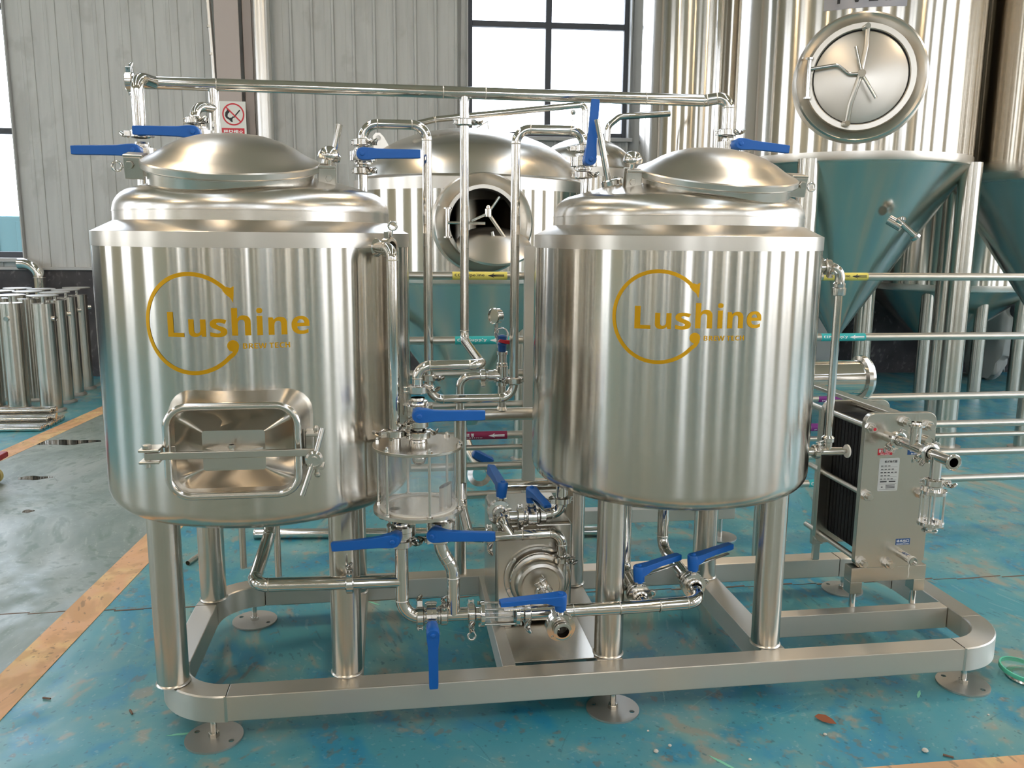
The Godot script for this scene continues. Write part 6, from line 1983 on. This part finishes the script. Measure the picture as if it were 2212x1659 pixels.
	part(fl, "end_ring", MB.new().lathe(T(V(le - 0.37, 0, 0), MB.up_to(V(1, 0, 0))), [Vector2(0.084, -0.02), Vector2(0.102, -0.014), Vector2(0.106, 0.004), Vector2(0.098, 0.02), Vector2(0.07, 0.024), Vector2(0, 0.025)], 36), M.steel_cast)
	part(fl, "wing_nut", MB.new().cyl(V(le - 0.4, -0.12, 0.05), V(le - 0.32, -0.125, 0.06), 0.008, 8).box(T(V(le - 0.31, -0.126, 0.06)), V(0.04, 0.018, 0.008), 0.003), M.steel_polished)
	part(fl, "outlet", MB.new().cyl(V(-0.02, -0.2, 0), V(-0.02, -0.07, 0), 0.03, 18).cyl(V(-0.02, -0.14, 0), V(-0.02, -0.115, 0), 0.042, 18), M.steel_polished)
	part(fl, "support", MB.new().cyl(V(-0.2, -fh.y, 0), V(-0.2, -0.08, 0), 0.02, 14), M.steel_satin)

	# loose tube on the floor behind the skid
	var ta := G(550, 1164)
	var tb := G(1290, 1158)
	var ft := pipe("long loose tube with a clamped end lying on the floor behind the skid", [V(ta.x, 0.0265, ta.z), V(tb.x, 0.0265, tb.z)], 0.0245, 0.03, "loose_tube")
	part(ft, "end_ring", MB.new().lathe(T(V(ta.x + 0.01, 0.0265, ta.z), MB.up_to(V(1, 0, 0))), [Vector2(0.0245, -0.012), Vector2(0.0262, -0.01), Vector2(0.0262, -0.004), Vector2(0.0245, -0.002)], 20), M.steel_cast)
	var ra := G(406, 1222)
	pipe("short stub of thin tube lying on the floor beside the mash vessel's rear leg", [V(ra.x, 0.0125, ra.z), V(ra.x + 0.05, 0.0125, ra.z - 0.16)], 0.0115, 0.02, "loose_tube", "steel_leg", false)
	# loose drain valve seen low behind the glass vessel
	var dv := P(1035, 1010, -2.3)
	var dw := thing("drain_valve", "small drain valve with a dull blue grip under the far tank", "valve", "", dv)
	part(dw, "ring", MB.new().lathe(T(V(0, -0.04, 0), Basis(Vector3(1, 0, 0), PI / 2 - 0.3)), [Vector2(0.04, -0.02), Vector2(0.07, -0.018), Vector2(0.07, 0.018), Vector2(0.04, 0.02), Vector2(0.04, -0.02)], 26), M.steel_cast)
	part(dw, "grip", MB.new().box(T(V(0.02, 0.06, 0), Basis(Vector3(0, 0, 1), -0.5)), V(0.13, 0.05, 0.05), 0.01), M.blue_cap, "blue grip")
	part(dw, "hose", MB.new().tube(bend([V(-0.12, 0.3, -0.2), V(-0.05, 0.08, -0.05), V(0, 0.0, 0)], 0.08), 0.03, 12), M.steel_satin)

	# fittings of the wall
	var dp := thing("rainwater_pipe", "wide steel downpipe beside the painted column", "pipe", "", hp(1.787, 0, 0.125))
	part(dp, "tube", MB.new().cyl(V(0, 0.0, 0), V(0, 7.9, 0), 0.085, 28), M.foil)
	part(dp, "bracket", MB.new().lathe(T(V(0, 3.9, 0)), [Vector2(0.085, -0.02), Vector2(0.09, -0.018), Vector2(0.09, 0.018), Vector2(0.085, 0.02)], 28), M.steel_satin)
	var wp := thing("conduit", "thin foil-wrapped conduit beside the painted column", "conduit", "", hp(1.29, 0, 0.09))
	part(wp, "tube", MB.new().tube([V(0.04, 1.5, 0), V(0.01, 3.2, 0), V(-0.035, 4.4, 0), V(-0.05, 7.9, 0)], 0.026, 14), M.foil)
	for i in 5:
		part(wp, "tape_band", MB.new().lathe(T(V(0.01 - 0.02 * i * 0.5, 3.0 + i * 0.26, 0)), [Vector2(0.026, -0.012), Vector2(0.0275, -0.01), Vector2(0.0275, 0.01), Vector2(0.026, 0.012)], 14), M.steel_satin)
	var el := thing("vent_elbow", "polished pipe elbow coming out of the plinth beside the far window", "pipe", "", hp(-0.72, 1.12, 0.12))
	part(el, "tube", MB.new().tube(bend([V(0, 0.06, 0), V(0.19, 0.06, 0.02), V(0.19, -0.32, 0.02)], 0.14, 12), 0.058, 24), M.steel_polished)
	part(el, "weld_bead", MB.new().lathe(T(V(0.19, -0.08, 0.02)), [Vector2(0.058, -0.004), Vector2(0.0595, 0), Vector2(0.058, 0.004)], 24), M.steel_satin)
	warning_sign()
	legs_and_tubes()
	oddments()

func warning_sign() -> void:
	var at := hp(1.478, 2.66, 0.172)
	var o := thing("warning_sign", "white sign with a red struck-out flame hung on the painted column", "sign", "", at)
	o.basis = hall_basis()
	part(o, "board", MB.new().box(T(V(0, -0.04, 0)), V(0.272, 0.36, 0.006), 0.001), M.sign_white)
	var ring := MB.new().lathe(T(V(0.012, 0.015, 0.0035), Basis(Vector3(1, 0, 0), PI / 2)), [Vector2(0.108, 0), Vector2(0.108, 0.0012), Vector2(0.094, 0.0012), Vector2(0.094, 0)], 48)
	part(o, "red_ring", ring, M.sign_red)
	part(o, "red_bar", MB.new().box(T(V(0.012, 0.015, 0.0045), Basis(Vector3(0, 0, 1), -PI / 4)), V(0.195, 0.0135, 0.0012)), M.sign_red)
	# a hand with a burning match
	var h := MB.new()
	h.prism(T(V(-0.02, 0.0, 0.003)), PackedVector2Array([Vector2(-0.045, 0.035), Vector2(-0.03, 0.05), Vector2(-0.028, 0.075), Vector2(-0.012, 0.055), Vector2(0.0, 0.062), Vector2(-0.004, 0.035), Vector2(-0.02, 0.02), Vector2(-0.025, -0.005), Vector2(-0.005, -0.02), Vector2(0.015, -0.015), Vector2(0.03, 0.0), Vector2(0.033, -0.012), Vector2(0.02, -0.035), Vector2(0.025, -0.06), Vector2(0.008, -0.058), Vector2(-0.01, -0.038), Vector2(-0.038, -0.022), Vector2(-0.05, 0.0)]), 0.001)
	h.box(T(V(0.045, 0.02, 0.0038), Basis(Vector3(0, 0, 1), 0.85)), V(0.10, 0.012, 0.001))
	part(o, "pictogram", h, M.print_black)
	part(o, "red_band", MB.new().box(T(V(0.004, -0.155, 0.0035)), V(0.222, 0.075, 0.0012)), M.sign_red)
	var t := MB.new()
	lay(t, strokes(["yan", "jin", "yan2", "huo"], 0.046, 1.08, 0.12), V(0.008, -0.158, 0.0046))
	part(o, "print", t, M.print_white)

func legs_and_tubes() -> void:
	# finished tank legs standing upside down in a group
	var spots := [[44, 886, 0.0], [113, 888, 1.2], [138, 869, 1.9], [160, 853, 2.0], [182, 840, 2.2], [-12, 884, 0.4], [80, 864, 0.9], [20, 862, 0.2], [108, 849, 1.5], [58, 845, 2.6]]
	var proto: Node3D = null
	var lab := "steel tank leg tube standing upright in the group by the plinth wall"
	for i in spots.size():
		var g := G(spots[i][0], spots[i][1])
		var o: Node3D
		if proto == null:
			o = thing("leg_tube", lab, "steel tube", "tank legs standing by the plinth wall")
			part(o, "tube", MB.new().tube([V(0, 0.03, 0), V(0, 0.915, 0)], 0.088, 28, true, 0.0), M.steel_leg)
			part(o, "stub", MB.new().tube([V(0, 0.79, 0.08), V(0, 0.79, 0.115)], 0.02, 14, true, 0.015), M.steel_cast)
			part(o, "stem", MB.new().cyl(V(0, 0.915, 0), V(0, 0.975, 0), 0.014, 12), M.steel_cast)
			part(o, "foot_disc", MB.new().lathe(T(V(0, 0.975, 0)), [Vector2(0, 0), Vector2(0.12, 0), Vector2(0.12, 0.008), Vector2(0, 0.01)], 30), M.steel_disc)
			part(o, "base_ring", MB.new().lathe(Transform3D(), [Vector2(0, 0.001), Vector2(0.112, 0.001), Vector2(0.112, 0.014), Vector2(0.088, 0.03)], 30), M.steel_disc)
			proto = o
		else:
			o = proto.duplicate()
			o.name = numbered("leg_tube")
			add_child(o)
		o.position = g
		o.rotation.y = spots[i][2]
	# thin tubes laid in a bundle before them
	var k := 0
	var p2: Node3D = null
	var end0 := G(90, 926, 0.0205)
	for e in [[0, 0, 0.0], [1, 0, 0.03], [2, 0, 0.05], [3, 0, 0.1], [4, 0, 0.12], [5, 0, 0.15], [6, 0, 0.17], [7, 0, 0.2], [8, 0, 0.22], [5, 1, 0.08], [6, 1, 0.13], [7, 1, 0.1], [4, 1, 0.14], [3, 1, 0.05], [6, 2, 0.12], [5, 2, 0.06]]:
		var g := end0 + V(float(e[2]) * 0.55 - 0.012 * e[0], 0.0425 * e[1] + (0.0 if e[1] == 0 else 0.0), -0.0485 * e[0] - 0.024 * e[1])
		var o: Node3D
		if p2 == null:
			o = thing("bundle_tube", "thin steel tube in the bundle lying on the floor before the leg tubes", "steel tube", "thin tubes bundled on the floor")
			part(o, "tube", MB.new().tube([V(-2.6, 0, 0.0), V(-0.05, 0, 0.0)], 0.0195, 14, true, 0.016), M.steel_polished)
			part(o, "end_ferrule", MB.new().cyl(V(-0.05, 0, 0), V(0, 0, 0), 0.0195, 14).lathe(T(V(-0.012, 0, 0), MB.up_to(V(1, 0, 0))), [Vector2(0.0195, -0.005), Vector2(0.0235, -0.003), Vector2(0.0235, 0.003), Vector2(0.0195, 0.005)], 16), M.steel_cast)
			p2 = o
		else:
			o = p2.duplicate()
			o.name = numbered("bundle_tube")
			add_child(o)
		o.position = g
		o.rotation.y = -0.03
		k += 1

func lump(m: MB, c: Vector3, s: Vector3, sd: int) -> void:
	var nz := noise(sd, 1.2, 3)
	var n1 := 22
	var n2 := 14
	var b := m.v.size()
	for i in n2 + 1:
		for j in n1 + 1:
			var a := TAU * (j % n1) / n1
			var t := PI * i / n2
			var d := Vector3(sin(t) * cos(a), cos(t), sin(t) * sin(a))
			var q := 1.0 + 0.35 * nz.get_noise_3dv(d * 2.2) + 0.1 * nz.get_noise_3dv(d * 9.0)
			var p := c + Vector3(signf(d.x) * pow(absf(d.x), 0.65), signf(d.y) * pow(absf(d.y), 0.65), signf(d.z) * pow(absf(d.z), 0.65)) * s * q
			p.y = maxf(p.y, 0.002)
			m.put(p, d)
	for i in n2:
		for j in n1:
			m.quad(b + i * (n1 + 1) + j, b + i * (n1 + 1) + j + 1, b + (i + 1) * (n1 + 1) + j + 1, b + (i + 1) * (n1 + 1) + j)
	for i in range(b, m.n.size()):
		m.n[i] = Vector3.ZERO
	for i in range(0, m.ix.size(), 3):
		if m.ix[i] < b:
			continue
		var g := -(m.v[m.ix[i + 1]] - m.v[m.ix[i]]).cross(m.v[m.ix[i + 2]] - m.v[m.ix[i]])
		for e in 3:
			m.n[m.ix[i + e]] += g
	for i in range(b, m.n.size()):
		m.n[i] = m.n[i].normalized()

func oddments() -> void:
	# wrapped goods at the back of the hall
	for k in [[V(5.35, 0.55, -6.1), V(0.38, 0.55, 0.25), 5, "pale plastic-wrapped bundle low behind the fermenter marked FV 2#"], [V(7.46, 0.5, -6.0), V(0.1, 0.5, 0.3), 8, "pale plastic-wrapped bundle between the back-row tanks"], [V(9.75, 0.6, -5.7), V(0.6, 0.6, 0.3), 9, "pale plastic-wrapped bundle behind the last fermenter"]]:
		var m := MB.new()
		lump(m, V(0, k[0].y, 0), k[1], k[2])
		solo("wrapped_bundle", m, M.plastic_wrap, k[3], "bundle", "", V(k[0].x, 0, k[0].z))
	# sight glass disc on a steel ring, lower right
	var g := G(2206, 1462)
	solo("steel_ring", MB.new().lathe(Transform3D(), [Vector2(0.052, 0.001), Vector2(0.072, 0.001), Vector2(0.074, 0.006), Vector2(0.072, 0.012), Vector2(0.052, 0.012), Vector2(0.052, 0.001)], 40), M.steel_cast, "polished steel ring on the floor under the green glass disc", "ring", "", g + V(0.02, 0, 0.012))
	var gd := thing("glass_disc", "thick green-edged round sight glass leaning on a steel ring on the floor", "glass disc", "", g + V(0.0, 0.026, 0.0))
	gd.rotation = Vector3(0.10, 0, -0.10)
	part(gd, "rim", MB.new().lathe(Transform3D(), [Vector2(0.068, -0.007), Vector2(0.073, -0.007), Vector2(0.074, -0.005), Vector2(0.074, 0.005), Vector2(0.073, 0.007), Vector2(0.068, 0.007)], 44), M.glass_edge, "green edge")
	part(gd, "pane", MB.new().lathe(Transform3D(), [Vector2(0, 0.006), Vector2(0.068, 0.006)], 44), M.glass_green)
	# dead leaf, grit and twigs
	var lf := G(1783, 1560)
	var p := PackedVector2Array([Vector2(-0.03, 0.006), Vector2(-0.02, 0.014), Vector2(0.0, 0.013), Vector2(0.018, 0.004), Vector2(0.03, -0.008), Vector2(0.012, -0.009), Vector2(-0.008, -0.006), Vector2(-0.022, 0.0)])
	var leaf := solo("dead_leaf", MB.new().prism(T(V(0, 0.003, 0), Basis(Vector3(1, 0, 0), Vector3(0, 0, -1), Vector3(0, 1, 0))), p, 0.0008), M.leaf, "curled brown leaf on the blue floor in front of the skid", "leaf", "", lf)
	leaf.rotation = Vector3(0.28, -0.5, 0.1)
	leaf.position.y = 0.006
	leaf.scale = Vector3(1.1, 1, 1.5)
	for q in [[1782, 1588, 0.006], [1417, 1625, 0.008], [1447, 1612, 0.006], [1400, 1580, 0.004], [1998, 1624, 0.010], [1620, 1642, 0.005], [1880, 1600, 0.003], [890, 1178, 0.006], [1698, 1168, 0.004], [2135, 1545, 0.004]]:
		var m := MB.new()
		m.ball(V(0, q[2] * 0.5, 0), q[2], 8, 0.6)
		solo("grit", m, M.pebble, "pale crumb of grit lying on the blue floor", "grit", "crumbs on the blue floor", G(q[0], q[1]))
	for q in [[2048, 1635, 0.5], [102, 1510, 0.2], [285, 1540, 0.9]]:
		var tw := solo("twig", MB.new().cyl(V(-0.014, 0.004, 0), V(0.014, 0.004, 0.004), 0.0034, 7, 0.0028), M.stick, "short brown scrap lying on the painted floor", "scrap", "brown scraps on the floor", G(q[0], q[1]))
		tw.rotation.y = -q[2]
	# red platform trolley at the edge of the gangway
	var tr := G(-12, 1062)
	var t := thing("trolley", "corner of a red platform trolley standing in the gangway", "trolley", "", V(tr.x - 0.2, 0, tr.z))
	part(t, "deck", MB.new().box(T(V(-0.1, 0.17, -0.05)), V(0.6, 0.035, 0.35), 0.006), M.trolley_red)
	part(t, "apron", MB.new().box(T(V(-0.12, 0.125, -0.05)), V(0.5, 0.06, 0.3), 0.004), M.trolley_red)
	for x in [-0.33, 0.13]:
		for z in [-0.18, 0.08]:
			part(t, "wheel", MB.new().lathe(T(V(x, 0.0475, z), Basis(Vector3(1, 0, 0), PI / 2)), [Vector2(0, -0.015), Vector2(0.042, -0.015), Vector2(0.046, -0.01), Vector2(0.046, 0.01), Vector2(0.042, 0.015), Vector2(0, 0.015)], 22), M.wheel_yellow)

# ---------------------------------------------------------------- scene
func _ready() -> void:
	# camera
	var pitch := 0.17270236
	var roll := 0.00880635
	var yaw := 0.14338708
	cam_f = Vector3(sin(yaw) * cos(pitch), -sin(pitch), -cos(yaw) * cos(pitch))
	var r0 := Vector3(cos(yaw), 0, sin(yaw))
	var u0 := r0.cross(cam_f)
	cam_r = r0 * cos(roll) + u0 * sin(roll)
	cam_u = -r0 * sin(roll) + u0 * cos(roll)
	var cam := Camera3D.new()
	cam.name = "camera"
	add_child(cam)
	cam.transform = Transform3D(Basis(cam_r, cam_u, -cam_f), CAM)
	cam.fov = rad_to_deg(2.0 * atan(829.5 / FOC))
	cam.near = 0.05
	cam.far = 200.0
	cam.current = true
	# sky: bright overcast
	var env := Environment.new()
	env.background_mode = Environment.BG_SKY
	var sm := ProceduralSkyMaterial.new()
	sm.sky_top_color = Color(0.86, 0.92, 1.0)
	sm.sky_horizon_color = Color(0.97, 0.98, 1.0)
	sm.ground_horizon_color = Color(0.75, 0.75, 0.74)
	sm.ground_bottom_color = Color(0.5, 0.5, 0.49)
	sm.sky_energy_multiplier = 1.0
	var sky := Sky.new()
	sky.sky_material = sm
	env.sky = sky
	env.background_energy_multiplier = 7.5
	env.tonemap_mode = Environment.TONE_MAPPER_LINEAR
	env.tonemap_exposure = 1.0
	env.sdfgi_enabled = true
	env.ssao_enabled = true
	env.ssil_enabled = true
	var we := WorldEnvironment.new()
	we.name = "sky"
	we.environment = env
	add_child(we)

	materials()
	lamps()
	hall()
	added_tank_row()
	skid()
	vessels()
	grant()
	pump()
	exchanger()
	pipework()
	backdrop()
